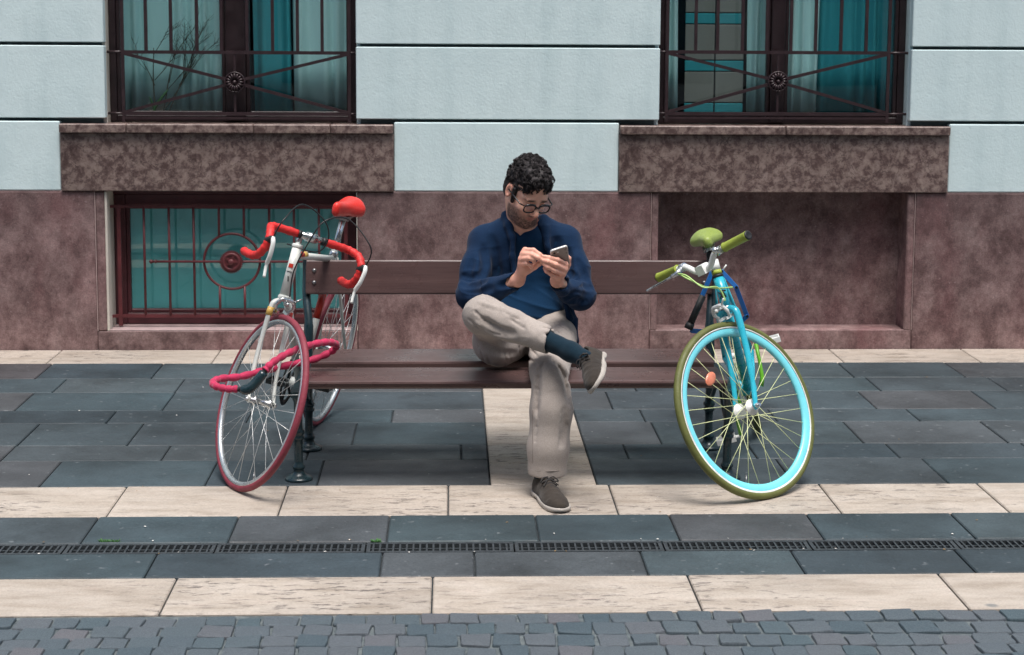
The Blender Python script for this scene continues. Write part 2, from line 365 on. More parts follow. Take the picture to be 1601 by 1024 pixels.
row('travertine_slab', Y_T1, YW-.004, gx((75, 567, 95, 547), (332, 567, 343, 548), (1321, 568, 1300, 548), (1530, 568, 1513, 548)), TRAV, step=.95)
ys = [Y_T1, 1.755, 1.44, 1.06, .815, .42, .175, Y_S1T]
JL = [[(80, 567, 59, 591), (253, 568, 239, 591)], [(101, 593, 85, 612), (286, 594, 276, 611)], [(50, 613, 28, 640), (272, 614, 256, 639)], [(180, 642, 169, 660)],
      [(57, 664, 31, 695), (220, 664, 202, 695), (560, 640, 555, 690)], [(265, 697, 253, 719), (720, 700, 722, 718)], [(95, 720, 63, 760), (338, 722, 322, 759), (505, 722, 497, 757)]]
JR = [[(1313, 569, 1335, 590), (1482, 569, 1510, 591)], [(1356, 592, 1377, 610), (1547, 592, 1573, 609)], [(1347, 613, 1365, 637), (1526, 613, 1550, 637)], [(1422, 642, 1436, 657)],
      [(1318, 660, 1351, 691), (1022, 662, 1030, 690)], [(1387, 692, 1401, 713), (962, 665, 968, 680)], [(1442, 716, 1481, 754)]]
for i in range(7):
    row('paving_slab', ys[i+1], ys[i], gx(*JL[i]), SLAB, XL, CS0); row('paving_slab', ys[i+1], ys[i], gx(*JR[i]), SLAB, CS1, XR)
row('travertine_slab', .55, Y_T1, [], TRAV, CS0, CS1, 3); row('travertine_slab', Y_S1T, .55, [], TRAV, CS0, CS1, 3)
row('travertine_slab', Y_S1B, Y_S1T, gx((196.2, 761, 169, 804.8), (449.7, 761, 434.8, 803.5), (701.3, 761, 700, 800.6), (952.8, 758.5, 965.5, 801), (1281.4, 756.6, 1313, 797.7), (1527.8, 755, 1573.6, 796)), TRAV, step=.75)
row('paving_slab', Y_D1, Y_S1B, gx((154, 806, 130, 845), (373, 806, 359, 843), (609, 804, 606, 838), (838, 804, 840, 840), (1047, 804, 1059, 838), (1259, 800, 1284, 837), (1486, 798, 1516, 836)), SLAB, step=.55)
row('paving_slab', Y_S2T, Y_D2, gx((246, 865, 228, 898), (599, 864, 593, 898), (742, 864, 742, 897), (999.4, 861, 1013.6, 896), (1233, 860, 1260, 893), (1489, 858, 1524, 890)), SLAB, step=.62)
row('travertine_slab', Y_S2B, Y_S2T, gx((277.8, 902, 248.8, 958), (676.6, 900, 674.7, 955), (1072.8, 898, 1099, 951.6), (1463, 895, 1514, 947.5)), TRAV, step=.85)
# the same paving carried on beyond the part the photograph shows
fs_, ft_ = MB(), MB(); rr = random.Random(8)
for a0, a1 in ((-16.0, XL-.004), (XR+.004, 16.0)):
    for k, (y0, y1, tr_) in enumerate([(Y_T1, YW-.004, 1)]+[(ys[i+1], ys[i], 0) for i in range(7)]+[(Y_S1B, Y_S1T, 1), (Y_D1, Y_S1B, 0), (Y_S2T, Y_D2, 0), (Y_S2B, Y_S2T, 1)]):
        x = a0
        while x < a1-.01: w_ = min(rr.uniform(.5, .7)*(1.4 if tr_ else 1), a1-x); (ft_ if tr_ else fs_).cbox((x+.0026, y0+.0026, -.03), (x+w_-.0026, y1-.0026, 0), .004); x += w_
tag(fs_.build('paving_field', SLAB, pavement), kind='stuff'); tag(ft_.build('travertine_field', TRAV, pavement), kind='stuff')
# granite cobbles of the road, a few shapes re-used turned and resized
def cobble_mesh(k):
    r = random.Random(k); n = 4; h = .5
    cs = [(-h+r.uniform(-.06, .05), -h+r.uniform(-.08, .08)), (h+r.uniform(-.05, .06), -h+r.uniform(-.08, .08)), (h+r.uniform(-.06, .05), h+r.uniform(-.08, .08)), (-h+r.uniform(-.05, .06), h+r.uniform(-.08, .08))]
    ring = []
    for i in range(4):
        a, b = Vector(cs[i]), Vector(cs[(i+1) % 4]); p, q = Vector(cs[i-1]), a
        ring.append(a.lerp(b, .07)); ring.append(a.lerp(b, .5)+Vector((r.uniform(-.03, .03), r.uniform(-.03, .03)))); ring.append(a.lerp(b, .93))
    lv = [(1.0, -.05), (1.0, -.006), (.985, -.0015), (.95, .0008), (.6, .0018)]; vs = []; m = len(ring)
    for s_, z in lv:
        for p in ring: vs.append((p.x*s_, p.y*s_, z+(r.uniform(-.001, .001) if s_ < 1 else 0)))
    vs.append((0, 0, .0025)); fs = [(i*m+k2, i*m+(k2+1) % m, (i+1)*m+(k2+1) % m, (i+1)*m+k2) for i in range(len(lv)-1) for k2 in range(m)]
    fs += [((len(lv)-1)*m+k2, (len(lv)-1)*m+(k2+1) % m, len(vs)-1) for k2 in range(m)]
    return MB().add(vs, fs, False).mesh('cobble', COBB)
cob = [cobble_mesh(k) for k in range(12)]; yb = Y_S2B-.012; rw = 0
while yb > -2.30:
    hgt = random.uniform(.080, .094); x = -1.75+random.uniform(-.1, 0)
    while x < 2.0:
        w = random.uniform(.078, .112); o = place('cobble', random.choice(cob), road, (x+w/2, yb-hgt/2+.012*math.sin(x*1.7+rw)+random.uniform(-.004, .004), random.uniform(-.003, .002)))
        o.rotation_euler = (random.uniform(-.03, .03), random.uniform(-.03, .03), random.uniform(-.05, .05)); o.scale = (w-.005, hgt-.0045, 1.0)
        if random.random() < .5: o.scale.x *= -1; o.scale.y *= -1
        x += w
    yb -= hgt; rw += 1
far = MB(); rr = random.Random(5)                                     # cobbles nearer the lens than the frame shows: one mass
while yb > -5.2:
    x = -3.2
    while x < 3.4:
        w = rr.uniform(.095, .13); far.cbox((x+.006, yb-.09, -.03), (x+w-.006, yb-.002, rr.uniform(-.002, .003)), .006); x += w
    yb -= .098
tag(far.build('cobble_field', COBB, road), kind='stuff')

# drain channel with cast grates, half a metre each
def grate_mesh(L):
    b = MB(); w = .108; b.box((0, w/2-.008, -.008), (L, .014, .014)); b.box((0, -w/2+.008, -.008), (L, .014, .014)); b.box((0, .0, -.011), (L-.02, .007, .012))
    b.box((-L/2+.006, 0, -.0085), (.012, w-.03, .013)); b.box((L/2-.006, 0, -.0085), (.012, w-.03, .013)); n = 22
    for k in range(1, n): b.box((-L/2+L*k/n, 0, -.0082), (.0062, w-.03, .0126))
    return b.mesh('drain_grate', CAST)
gj = [float(G(x, 854)[0]) for x in (103, 338, 572, 804, 1038, 1268, 1500)]
gj = [gj[0]-1.0, gj[0]-.5]+gj+[gj[-1]+.5]; gjn = ['far left, cut by the photo edge', 'left edge of the photo', 'second from the left edge, with a weed sprouting behind it', 'left of the middle, before the red bicycle', 'just left of the seated man', 'in front of the seated man', 'before the turquoise bicycle', 'right of the turquoise wheel', 'at the right edge of the photo']
for k, (a, b) in enumerate(zip(gj, gj[1:])):
    if k == 0: continue
    tag(place('drain_grate', grate_mesh(b-a-.006), None, ((a+b)/2, (Y_D1+Y_D2)/2, -.001)), 'iron slot drain grate '+gjn[k], 'drain grate', 'drain grates laid end to end along the pavement')

# ---------------------------------------------------------------- the building
bld = thing('building', 'pale blue stucco building with red granite plinth and barred windows', 'building', (0, YW, 0))
def bp(name, lo, hi, m, b=.004, par=None):
    """block given in world metres, parented to the building"""
    c = [(p+q)/2 for p, q in zip(lo, hi)]; h = [(q-p)/2 for p, q in zip(lo, hi)]
    o = MB().cbox([-v for v in h], h, b).build(name, m, par or bld); base = Vector((0, YW, 0)) if par is None else Vector((0, 0, 0))
    o.location = Vector(c)-base; o.data.transform(Matrix.Translation(Vector(c))); o.data.transform(Matrix.Translation(-Vector(c))); return o
DP, DP2 = .24, .17
W1, W2 = (-1.80, -.497), (1.093, 2.425)                               # window openings in x
B1, P2 = (-1.815, -.497), (1.098, 2.43)                               # basement opening, blind recess
LN1, LN2 = (-2.035, -.302), (.884, 2.638)                             # marble panels under the sills
ZP, ZL, ZS = .842, 1.148, 1.196                                       # plinth top, panel top, sill top
WX0, WX1 = -9.0, 9.5
core_y = YW+DP+.012
# masonry core behind the facing, with window openings left free
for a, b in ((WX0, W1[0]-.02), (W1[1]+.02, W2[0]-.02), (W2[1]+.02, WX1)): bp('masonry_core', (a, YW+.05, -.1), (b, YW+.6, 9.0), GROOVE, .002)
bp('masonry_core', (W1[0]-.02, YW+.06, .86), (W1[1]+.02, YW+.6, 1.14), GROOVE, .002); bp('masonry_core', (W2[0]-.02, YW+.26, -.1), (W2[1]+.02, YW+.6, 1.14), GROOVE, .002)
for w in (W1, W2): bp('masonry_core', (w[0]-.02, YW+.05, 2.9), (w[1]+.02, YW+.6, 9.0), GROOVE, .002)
def blocks(name, z0, z1, spans, m, y0=0.0, dep=.06, b=.006):
    for a, c in spans: bp(name, (a, YW+y0, z0), (c, YW+y0+dep, z1), m, b)
gap = .012
# plinth facing
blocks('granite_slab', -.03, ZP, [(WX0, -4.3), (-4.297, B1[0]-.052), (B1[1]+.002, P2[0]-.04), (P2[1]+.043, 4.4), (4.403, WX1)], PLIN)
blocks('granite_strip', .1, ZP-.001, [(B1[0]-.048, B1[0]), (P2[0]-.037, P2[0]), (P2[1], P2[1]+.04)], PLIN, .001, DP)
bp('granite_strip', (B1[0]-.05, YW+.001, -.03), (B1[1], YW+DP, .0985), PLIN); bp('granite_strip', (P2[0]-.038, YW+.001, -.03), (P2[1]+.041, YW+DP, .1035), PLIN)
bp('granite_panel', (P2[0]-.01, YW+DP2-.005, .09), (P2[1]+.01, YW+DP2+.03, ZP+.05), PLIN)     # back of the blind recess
# pale mortar in the joints of the plinth
MORT = simple('pale_mortar', S(190, 168, 164), .9, 0, .15, 20, .3, 90)
for x0, x1, z0 in ((B1[0]-.0515, B1[0]-.0485, .1), (P2[0]-.0395, P2[0]-.0375, .1035), (P2[1]+.0405, P2[1]+.0425, .1035)): bp('mortar_joint', (x0, YW+.0015, z0), (x1, YW+.05, ZP-.001), MORT, .0004)
for x0, x1 in ((-4.29, B1[0]-.05), (B1[1]+.004, P2[0]-.04), (P2[1]+.043, 4.39)): bp('mortar_joint', (x0, YW+.003, ZP+.0003), (x1, YW+.05, ZP+.0036), MORT, .0004)
# marble panels and sills
for (a, c), sp in ((LN1, (.12, .345)), (LN2, (0.47,))):
    bp('marble_panel', (a, YW-.012, ZP+.002), (c, YW+.06, ZL), MARB); js = [a]+[a+(c-a)*q for q in ([.2, .58, .81] if a < 0 else [.5])]+[c]
    for u, v in zip(js, js[1:]): bp('window_sill', (u+.001, YW-.035, ZL+.001), (v-.001, YW+DP+.02, ZS), MARB, .005)
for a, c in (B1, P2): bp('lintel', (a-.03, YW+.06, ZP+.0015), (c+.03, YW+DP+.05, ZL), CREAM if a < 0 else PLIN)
# stucco courses with recessed grooves
zc = [ZP+.004, ZS+.012, 1.60, 1.992, 2.385, 2.778]
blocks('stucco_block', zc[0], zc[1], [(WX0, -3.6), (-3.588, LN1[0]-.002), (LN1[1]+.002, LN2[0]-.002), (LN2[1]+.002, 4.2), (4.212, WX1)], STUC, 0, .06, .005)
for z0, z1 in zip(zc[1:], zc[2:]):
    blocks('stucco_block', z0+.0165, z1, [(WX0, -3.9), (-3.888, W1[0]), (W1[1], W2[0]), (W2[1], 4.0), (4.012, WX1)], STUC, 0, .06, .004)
bp('stucco_block', (WX0, YW, zc[-1]+.03), (WX1, YW+.06, 9.0), STUC, .008); bp('cornice', (WX0, YW-.12, 3.3), (WX1, YW+.03, 3.45), STUC, .03)
# reveals of the window openings
for w in (W1, W2):
    for x, s in ((w[0], -1), (w[1], 1)):
        bp('window_jamb', (min(x, x+s*.03)+(0 if s > 0 else -.0), YW+.058, ZS-.02), (max(x, x+s*.03), YW+DP+.1, 2.8), CREAM if (w is W1 and s < 0) else STUC, .003)
for x, s in ((B1[0], -1), (B1[1], 1)): bp('window_jamb', (min(x, x-s*-.012) if s > 0 else x-.0005, YW+.004, .10), (x+.0005 if s > 0 else x+.012, YW+DP, ZP-.002), CREAM, .002)
bp('window_ledge', (B1[0]+.0125, YW+.004, .0985), (B1[1]-.013, YW+DP, .106), simple('lilac_ledge_stone', S(158, 138, 137), .7, 0, .15, 12, .3, 60), .002)

def part(mb, name, m, parent, at=(0, YW, 0)):
    o = mb.build(name, m, parent); o.data.transform(Matrix.Translation(-Vector(at))); return o
def window(w, z0, z1, yf, fw, m, mull, panes, glassm, trans=None):
    """frame mesh > mullion, glass panes"""
    a, c = w; f = MB(); d = .05
    f.cbox((a, yf, z0), (a+fw, yf+d, z1)); f.cbox((c-fw, yf, z0), (c, yf+d, z1)); f.cbox((a+fw, yf+.002, z0), (c-fw, yf+d, z0+fw)); f.cbox((a+fw, yf+.002, z1-fw), (c-fw, yf+d, z1))
    win = part(f, 'window', m, bld); O = (0, YW, 0)
    for x, ww in mull: part(MB().cbox((x-ww/2, yf-.012, z0+.004), (x+ww/2, yf+d, z1-.004), .005), 'mullion', m, win, O)
    e = [a+fw]+[q for x, ww in mull for q in (x-ww/2, x+ww/2)]+[c-fw]
    for i in range(0, len(e), 2):
        s = MB(); t = .020; u0, u1, v0, v1 = e[i]+.001, e[i+1]-.001, z0+fw+.001, z1-fw-.001
        s.cbox((u0, yf+.008, v0), (u0+t, yf+.045, v1)); s.cbox((u1-t, yf+.008, v0), (u1, yf+.045, v1)); s.cbox((u0+t, yf+.009, v0), (u1-t, yf+.045, v0+t)); s.cbox((u0+t, yf+.009, v1-t), (u1-t, yf+.045, v1))
        part(s, 'sash', m, win, O)
        part(MB().cbox((u0+t*.6, yf+.024, v0+t*.6), (u1-t*.6, yf+.029, v1-t*.6), .0005), 'glass_pane', glassm, win, O)
    return win
XM1, XM2 = float(A(371, 100, YW+.2)[0]), float(A(1212, 100, YW+.2)[0])
window((W1[0]+.002, W1[1]-.002), ZS+.004, 2.79, YW+.13, .035, WOODB, [(XM1, .105)], 2, GLASS)
window((W2[0]+.002, W2[1]-.002), ZS+.004, 2.79, YW+.13, .035, WOODB, [(XM2, .075)], 2, GLASS)
bw = window((B1[0]+.014, B1[1]-.014), .108, ZP-.03, YW+.17, .06, WOODR, [], 1, GLASS)
bp('window_head', (B1[0]+.013, YW+.165, ZP-.03), (B1[1]-.013, YW+.24, ZP-.003), WOODR, .002)
part(MB().cbox((B1[0]+.03, YW+.205, .13), (B1[1]-.03, YW+.215, ZP-.05), .001), 'window_film', TFILM, bw)
# rooms behind the upper windows
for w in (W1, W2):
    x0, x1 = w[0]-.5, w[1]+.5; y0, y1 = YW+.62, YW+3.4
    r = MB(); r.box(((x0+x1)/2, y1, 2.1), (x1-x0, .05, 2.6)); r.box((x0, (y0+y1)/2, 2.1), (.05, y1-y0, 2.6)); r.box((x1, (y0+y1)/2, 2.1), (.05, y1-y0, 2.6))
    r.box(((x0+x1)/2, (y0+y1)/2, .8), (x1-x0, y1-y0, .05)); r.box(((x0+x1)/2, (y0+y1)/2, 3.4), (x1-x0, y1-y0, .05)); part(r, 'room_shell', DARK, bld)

# iron grilles: frame mesh > bars, rosette
def bar(P, Q, r, m, par, name='bar', sq=True, at=(0, YW, 0)):
    b = MB()
    if sq:
        P, Q = Vector(P), Vector(Q); d = Q-P; M = d.to_track_quat('Z', 'Y').to_matrix(); b.box((P+Q)/2, (2*r, 2*r, d.length), M)
    else: b.cyl(P, Q, r, 10)
    return part(b, name, m, par, at)
def rosette(c, r, m, par):
    b = MB(); M = Matrix.Rotation(R_(90), 4, 'X'); T = Matrix.Translation(Vector(c)) @ M
    b.lathe([(0, .004), (r*.86, .004), (r*.9, .012), (r, .012), (r, -.012), (0, -.012)], 40, T)
    for k in range(16):
        a = 2*math.pi*k/16; d = Vector((math.cos(a), 0, math.sin(a)))
        b.tube([Vector(c)+d*r*.26+Vector((0, -.008, 0)), Vector(c)+d*r*.58+Vector((0, -.014, 0)), Vector(c)+d*r*.84+Vector((0, -.009, 0))], [r*.05, r*.115, r*.10], 8)
    b.sphere(Vector(c)+Vector((0, -.01, 0)), r*.2, 12, 8); return part(b, 'rosette', m, par)
def upper_grille(px_l, px_r, pxs, yr, rpx, outer):
    y = YW+.06; X = lambda p, q=100: float(A(p, q, y)[0]); Z = lambda q, p=700: float(A(p, q, y)[2])
    zb, zm, zt = Z(178, (px_l+px_r)/2), Z(82, (px_l+px_r)/2), 2.74; xl, xr = X(px_l), X(px_r); f = MB()
    f.box((xl, y, (zb-.03+zt)/2), (.016, .016, zt-zb+.06)); g = part(f, 'window_grille', IRON_B, bld); part(MB().box((xr, y, (zb-.03+zt)/2), (.016, .016, zt-zb+.06)), 'upright', IRON_B, g)
    for z, nm in ((zb, 'rail'), (zm, 'rail'), (zt, 'rail')): bar((xl-.001, y+.001, z), (xr+.001, y+.001, z), .0088, IRON_B, g, nm)
    bar((xl, y, zb-.022), (xr, y, zb-.022), .006, IRON_B, g, 'rail')
    for p in pxs: bar((X(p), y, zm), (X(p), y, zt), .0080, IRON_B, g)
    cx, cz = X(rpx[0], rpx[1]), Z(rpx[1], rpx[0]); rr = .054
    for sx, xx in ((-1, xl), (1, xr)):
        for sz, zz in ((-1, zb), (1, zm)): bar((cx+sx*rr*.9, y, cz+sz*rr*.28), (xx, y, zz-sz*.006), .0082, IRON_B, g, 'diagonal_bar')
    bar((cx, y, cz+rr*.9), (cx, y, zm), .006, IRON_B, g); bar((cx, y, cz-rr*.9), (cx, y, zb), .006, IRON_B, g)
    rosette((cx, y-.004, cz), rr, IRON_B, g)
    for x, xx in outer:
        for z in (zb, zm): bar((X(x), y, z), (xx, y+.02, z), .007, IRON_B, g, 'wall_anchor', False)
upper_grille(192, 546, (229, 268, 308.5, 346.7, 387, 426.6, 465.6, 504), 0, (367.3, 128.3), ((192, W1[0]), (546, W1[1])))
upper_grille(1043, 1389, (1087, 1121, 1160, 1198, 1235.5, 1274, 1313.5, 1353), 0, (1216, 127.3), ((1043, W2[0]), (1389, W2[1])))
# outer uprights close to the jambs
def basement_grille():
    y = YW+.085; X = lambda p, q=400: float(A(p, q, y)[0]); Z = lambda q, p=360: float(A(p, q, y)[2])
    zt, zb, z0 = Z(323), Z(494), Z(509); xl, xr = X(187), X(541); f = MB()
    f.box((xl, y, (z0+zt+.01)/2), (.02, .014, zt-z0+.01)); g = part(f, 'window_grille', IRON_R, bld); part(MB().box((xr, y, (z0+zt+.01)/2), (.02, .014, zt-z0+.01)), 'upright', IRON_R, g)
    for z in (zt, zb): bar((B1[0]+.002, y+.002, z), (B1[1]-.002, y+.002, z), .0075, IRON_R, g, 'rail')
    c = Vector((X(362.7), y, Z(408.5))); R = .148
    for p in (226, 265, 303.5, 421.5, 460, 499): bar((X(p), y, zb), (X(p), y, zt), .0068, IRON_R, g, 'bar', False)
    for p in (343, 382):
        x = X(p); h = math.sqrt(R*R-(x-c.x)**2); bar((x, y, zb), (x, y, c.z-h), .0068, IRON_R, g, 'bar', False); bar((x, y, c.z+h), (x, y, zt), .0068, IRON_R, g, 'bar', False)
    part(MB().torus(R, [(.007*math.cos(a), .007*math.sin(a)) for a in np.linspace(0, 2*math.pi, 8, endpoint=False)], 56, Matrix.Translation(c)), 'ring', IRON_R, g)
    b = MB(); x0 = X(238); b.cyl((x0, y-.012, c.z), (X(489), y-.012, c.z), .0065, 10); b.sphere((x0-.004, y-.012, c.z), .0115, 10, 8); b.cyl((x0+.016, y-.012, c.z), (x0+.024, y-.012, c.z), .01, 10); part(b, 'rod', IRON_R, g)
    # toothed disc, like a bicycle chainring, at the ring's centre
    T = Matrix.Translation(c+Vector((0, -.026, 0))) @ Matrix.Rotation(R_(90), 4, 'X'); pts = []
    for k in range(36):
        for da, r in ((0, .057), (.3, .057), (.5, .063), (.8, .063)): a = 2*math.pi*(k+da)/36; pts.append((r*math.cos(a), r*math.sin(a)))
    b = MB(); b.prism(pts, -.003, .004, T); b.lathe([(.05, .004), (.048, .009), (.036, .009), (.034, .005)], 32, T); b.lathe([(.016, .004), (.016, .016), (.008, .02), (0, .02)], 20, T)
    for k in range(5):
        a = 2*math.pi*k/5; b.box(T @ Vector((.026*math.cos(a), .026*math.sin(a), .006)), (.02, .006, .01), Matrix.Rotation(-a, 3, 'Y'))
    part(b, 'toothed_disc', IRON_R, g)
basement_grille()

# curtains inside the upper windows: folded cloth hung from the head of each window
def curtain(x0, x1, y, folds, amp, m, label, seed):
    r = random.Random(seed); n = max(24, int((x1-x0)*90)); ph = r.uniform(0, 6); vs = []; zz = [ZS+.03, 1.5, 1.9, 2.3, 2.75]
    xs = np.linspace(0, 1, n); f = np.cumsum(1+.6*np.sin(xs*9+ph)); f = f/f[-1]*folds*2*math.pi
    for z in zz:
        for i in range(n):
            vs.append((x0+(x1-x0)*xs[i]+.006*math.sin(f[i]*.5+z*2), y+amp*math.sin(f[i]+.25*math.sin(z*3+ph)), z))
    fs = [(j*n+i, j*n+i+1, (j+1)*n+i+1, (j+1)*n+i) for j in range(len(zz)-1) for i in range(n-1)]
    o = MB().add(vs, fs, True).build('curtain', m); md = o.modifiers.new('thickness', 'SOLIDIFY'); md.thickness = .003
    rebase(o, ((x0+x1)/2, y, ZS+.03)); return tag(o, label, 'curtain', 'curtains behind the upper windows')
C1 = m_curtain('teal_curtain', S(58, 150, 162), S(84, 172, 182)); C2 = m_curtain('pale_teal_curtain', S(204, 232, 232), S(222, 240, 240)); C3 = m_curtain('grey_net_curtain', S(184, 216, 217), S(206, 230, 230)); C4 = m_curtain('tan_reflection_tone', S(142, 132, 127), S(160, 150, 144))
yc = YW+.27
curtain(-1.78, -1.22, yc, 7, .018, C3, 'grey net curtain in the left pane of the window over the basement grille', 1)
curtain(-1.06, -.86, yc+.02, 2, .02, C1, 'dark teal curtain right of the mullion, window above the red saddle', 2)
curtain(-.84, -.50, yc-.02, 4, .02, C2, 'pale teal curtain at the right edge of the window above the red saddle', 3)
curtain(1.10, 1.22, yc, 2, .02, C2, 'narrow pale curtain at the left edge of the right hand window', 4)
bl = thing('painted_reflection', 'tan and teal panels imitating a reflected building in the left pane of the right hand window', 'painted reflection', (1.42, yc+.03, ZS+.03))  # panels added behind the glass; their colours imitate a mirrored building
for z0, z1, m_ in ((.0, .075, C1), (.08, .245, C4), (.25, .305, C1), (.31, .50, C4), (.505, .56, C1), (.565, .80, C4), (.805, .86, C1), (.865, 1.5, C4)):
    for x0, x1 in ((-.155, .005), (.012, .165)): MB().cbox((x0, -.004, z0), (x1, .004, z1), .003).build('reflection_panel', m_, bl)
curtain(1.60, 1.72, yc-.01, 2, .02, C3, 'narrow grey blue curtain left of the mullion in the right hand window', 5)
curtain(1.80, 1.98, yc-.02, 3, .02, C2, 'pale curtain just right of the mullion in the right hand window', 6)
curtain(1.98, 2.42, yc+.03, 5, .02, C1, 'deep teal curtain at the right of the right hand window', 7)

# houses across the street: seen only mirrored in the panes, and they keep the low sky off the pavement
TAN = simple('tan_render', S(176, 158, 146), .85, 0, .1, 2.0, .2, 30); PANE2 = simple('dark_far_pane', S(40, 66, 74), .12)
opp = thing('opposite_building', 'tan building across the street, mirrored in the window panes', 'building', (0, -14.5, 0))
MB().cbox((-30, -8, -.05), (30, 0, 16.0), .05).build('wall', TAN, opp)
pm = MB().cbox((-.6, -.02, -1.0), (.6, .03, 1.0), .01).mesh('window', PANE2); fm = MB().cbox((-.72, -.01, -1.14), (.72, .02, 1.14), .01).mesh('window_frame', WOODB)
for i in range(-9, 10):
    for z in (2.0, 5.4, 8.8, 12.2):
        f_ = place('window_frame', fm, opp, (i*2.6+.7, .012, z)); place('pane', pm, f_, (0, .012, 0))
# ---------------------------------------------------------------- bench
def m_plank(name, a, b, rough=.30):
    t = NT(name); v = t.vec((.5, 7, 7), rnd=True); w = t.vec((1.5, 40, 40), rnd=True)
    c = t.ramp(t.noise(3, v, 6, .6, .4), [(.3, a), (.7, b)])
    c = t.mix(t.math('MULTIPLY', t.ramp(t.noise(5, w, 3), [(.55, 0.), (.7, 1.)]), .3), c, tuple(x*.55 for x in a))
    c = t.mix(t.math('MULTIPLY', t.ramp(t.noise(14, t.vec(rnd=True), 4, .6), [(.66, 0.), (.74, 1.)]), .35), c, S(140, 122, 118))
    t.set(Base_Color=c, Roughness=t.ramp(t.noise(9, t.vec(), 4), [(.3, rough-.1), (.7, rough+.14)]), Coat_Weight=.15, Coat_Roughness=.3)
    t.bump(t.math('ADD', t.noise(4, w, 4), t.math('MULTIPLY', t.noise(3, v, 3), .6)), .22, .003); return t.m
PLANK = m_plank('brown_bench_paint', S(74, 57, 56), S(92, 72, 70)); IRONG = simple('dark_green_cast_iron', S(20, 44, 50), .32, .1, .25, 20, .2, 90, .2)
STEEL = simple('worn_steel', S(150, 150, 150), .35, .9, .15, 30)
BXL, BXR = -.575, 1.052
bench = thing('bench', 'long brown plank bench on dark green cast iron legs', 'bench', (.24, .1, 0))
BO = Vector((.24, .1, 0))
def bpart(mb, name, m, par=None):
    o = mb.build(name, m, par or bench); o.data.transform(Matrix.Translation(-BO)); return o
def plank(x0, x1, prof, name):
    """board with the (y, z) outline carried along x, edges softened"""
    n = len(prof); vs = []; xs = [x0, x0+.004, x1-.004, x1]; cy = sum(p[0] for p in prof)/n; cz = sum(p[1] for p in prof)/n
    for i, x in enumerate(xs):
        k = .0035 if i in (0, 3) else 0.0
        for y, z in prof:
            d = Vector((y-cy, z-cz)); q = d*(1-k/max(.006, min(abs(d.x), abs(d.y))+.006)) if k else d; vs.append((x, cy+q.x, cz+q.y))
    fs = [(i*n+k, i*n+(k+1) % n, (i+1)*n+(k+1) % n, (i+1)*n+k) for i in range(3) for k in range(n)]+[tuple(range(n))[::-1], tuple(range(3*n, 4*n))]
    return bpart(MB().add(vs, fs), name, PLANK)
def boardprof(y0, z0, y1, z1, t, b=.006):
    """cross-section of a board whose top runs from (y0, z0) to (y1, z1), thickness t, rounded arrises"""
    u = Vector((y1-y0, z1-z0)).normalized(); d = Vector((u.y, -u.x)); P0, P1 = Vector((y0, z0)), Vector((y1, z1))
    return [tuple(q) for q in (P0+u*b, P1-u*b, P1-u*b*.3+d*b*.3, P1+d*b, P1+d*(t-b), P1-u*b*.3+d*(t-b*.3), P1-u*b+d*t, P0+u*b+d*t, P0+u*b*.3+d*(t-b*.3), P0+d*(t-b), P0+d*b, P0+u*b*.3+d*b*.3)]
SX0, SX1 = -.548, 1.035
fp = boardprof(-.226, .400, -.070, .411, .036, .009); fp = [(y+(.022 if z < .385 and y < -.15 else 0), z) for y, z in fp]; plank(SX0, SX1, fp, 'seat_plank'); plank(SX0, SX1, boardprof(-.028, .398, .060, .396, .030, .009), 'seat_plank'); plank(SX0, SX1, boardprof(.104, .409, .30, .424, .034, .009), 'seat_plank')
# backrest plank stands nearly upright
plank(-.588, 1.065, boardprof(.392, .629, .415, .766, .034), 'backrest_plank')
bolt_me = MB().lathe([(.0, .0075), (.004, .007), (.0075, .004), (.0085, 0), (.0085, -.004)], 12).mesh('bolt', STEEL)
def yb_(z): return .392+(z-.629)*.168
for x in (BXL+.022, BXR-.022):
    for z in (.676, .724):
        o = place('bolt', bolt_me, bench, Vector((x, yb_(z)-.0005, z))-BO, (R_(90-9.5), 0, 0))
LEGP = [(.052, 0), (.053, .006), (.050, .012), (.036, .017), (.026, .024), (.021, .034), (.019, .042), (.024, .047), (.024, .055), (.0185, .060), (.0165, .075), (.0155, .13), (.017, .155), (.023, .16), (.023, .168), (.018, .174), (.024, .182), (.024, .19), (.018, .196), (.016, .215), (.0165, .30), (.022, .312), (.024, .325), (.024, .352)]
for x in (BXL, BXR):
    for y, h in ((-.122, 1.0), (.345, 1.0)):
        o = bpart(MB().lathe(LEGP, 24, Matrix.Translation((x, y, 0)) @ Matrix.Diagonal((1, 1, h, 1))), 'leg', IRONG)
    b = MB(); b.box((x, .075, .349), (.036, .60, .022)); b.box((x, .075, .335), (.012, .52, .02)); bpart(b, 'seat_bearer', IRONG)
    b = MB(); b.tube(spline([(x, .345, .34), (x, .352, .42), (x, .375, .52), (x-(.012 if x < 0 else -.012), .425, .62), (x-(.012 if x < 0 else -.012), .452, .70), (x-(.012 if x < 0 else -.012), .458, .772)], 6), [.019]*12+[.0165]*19, 12)
    b.sphere((x-(.012 if x < 0 else -.012), .458, .782), .02, 12, 8); bpart(b, 'back_post', IRONG)
    b = MB()                                                          # scrolled brace between the legs
    b.tube(spline([(x, -.105, .21), (x, -.02, .245), (x, .06, .31), (x, .11, .335)], 6), .009, 8); b.tube(spline([(x, .33, .21), (x, .25, .245), (x, .17, .31), (x, .12, .335)], 6), .009, 8); bpart(b, 'leg_brace', IRONG)
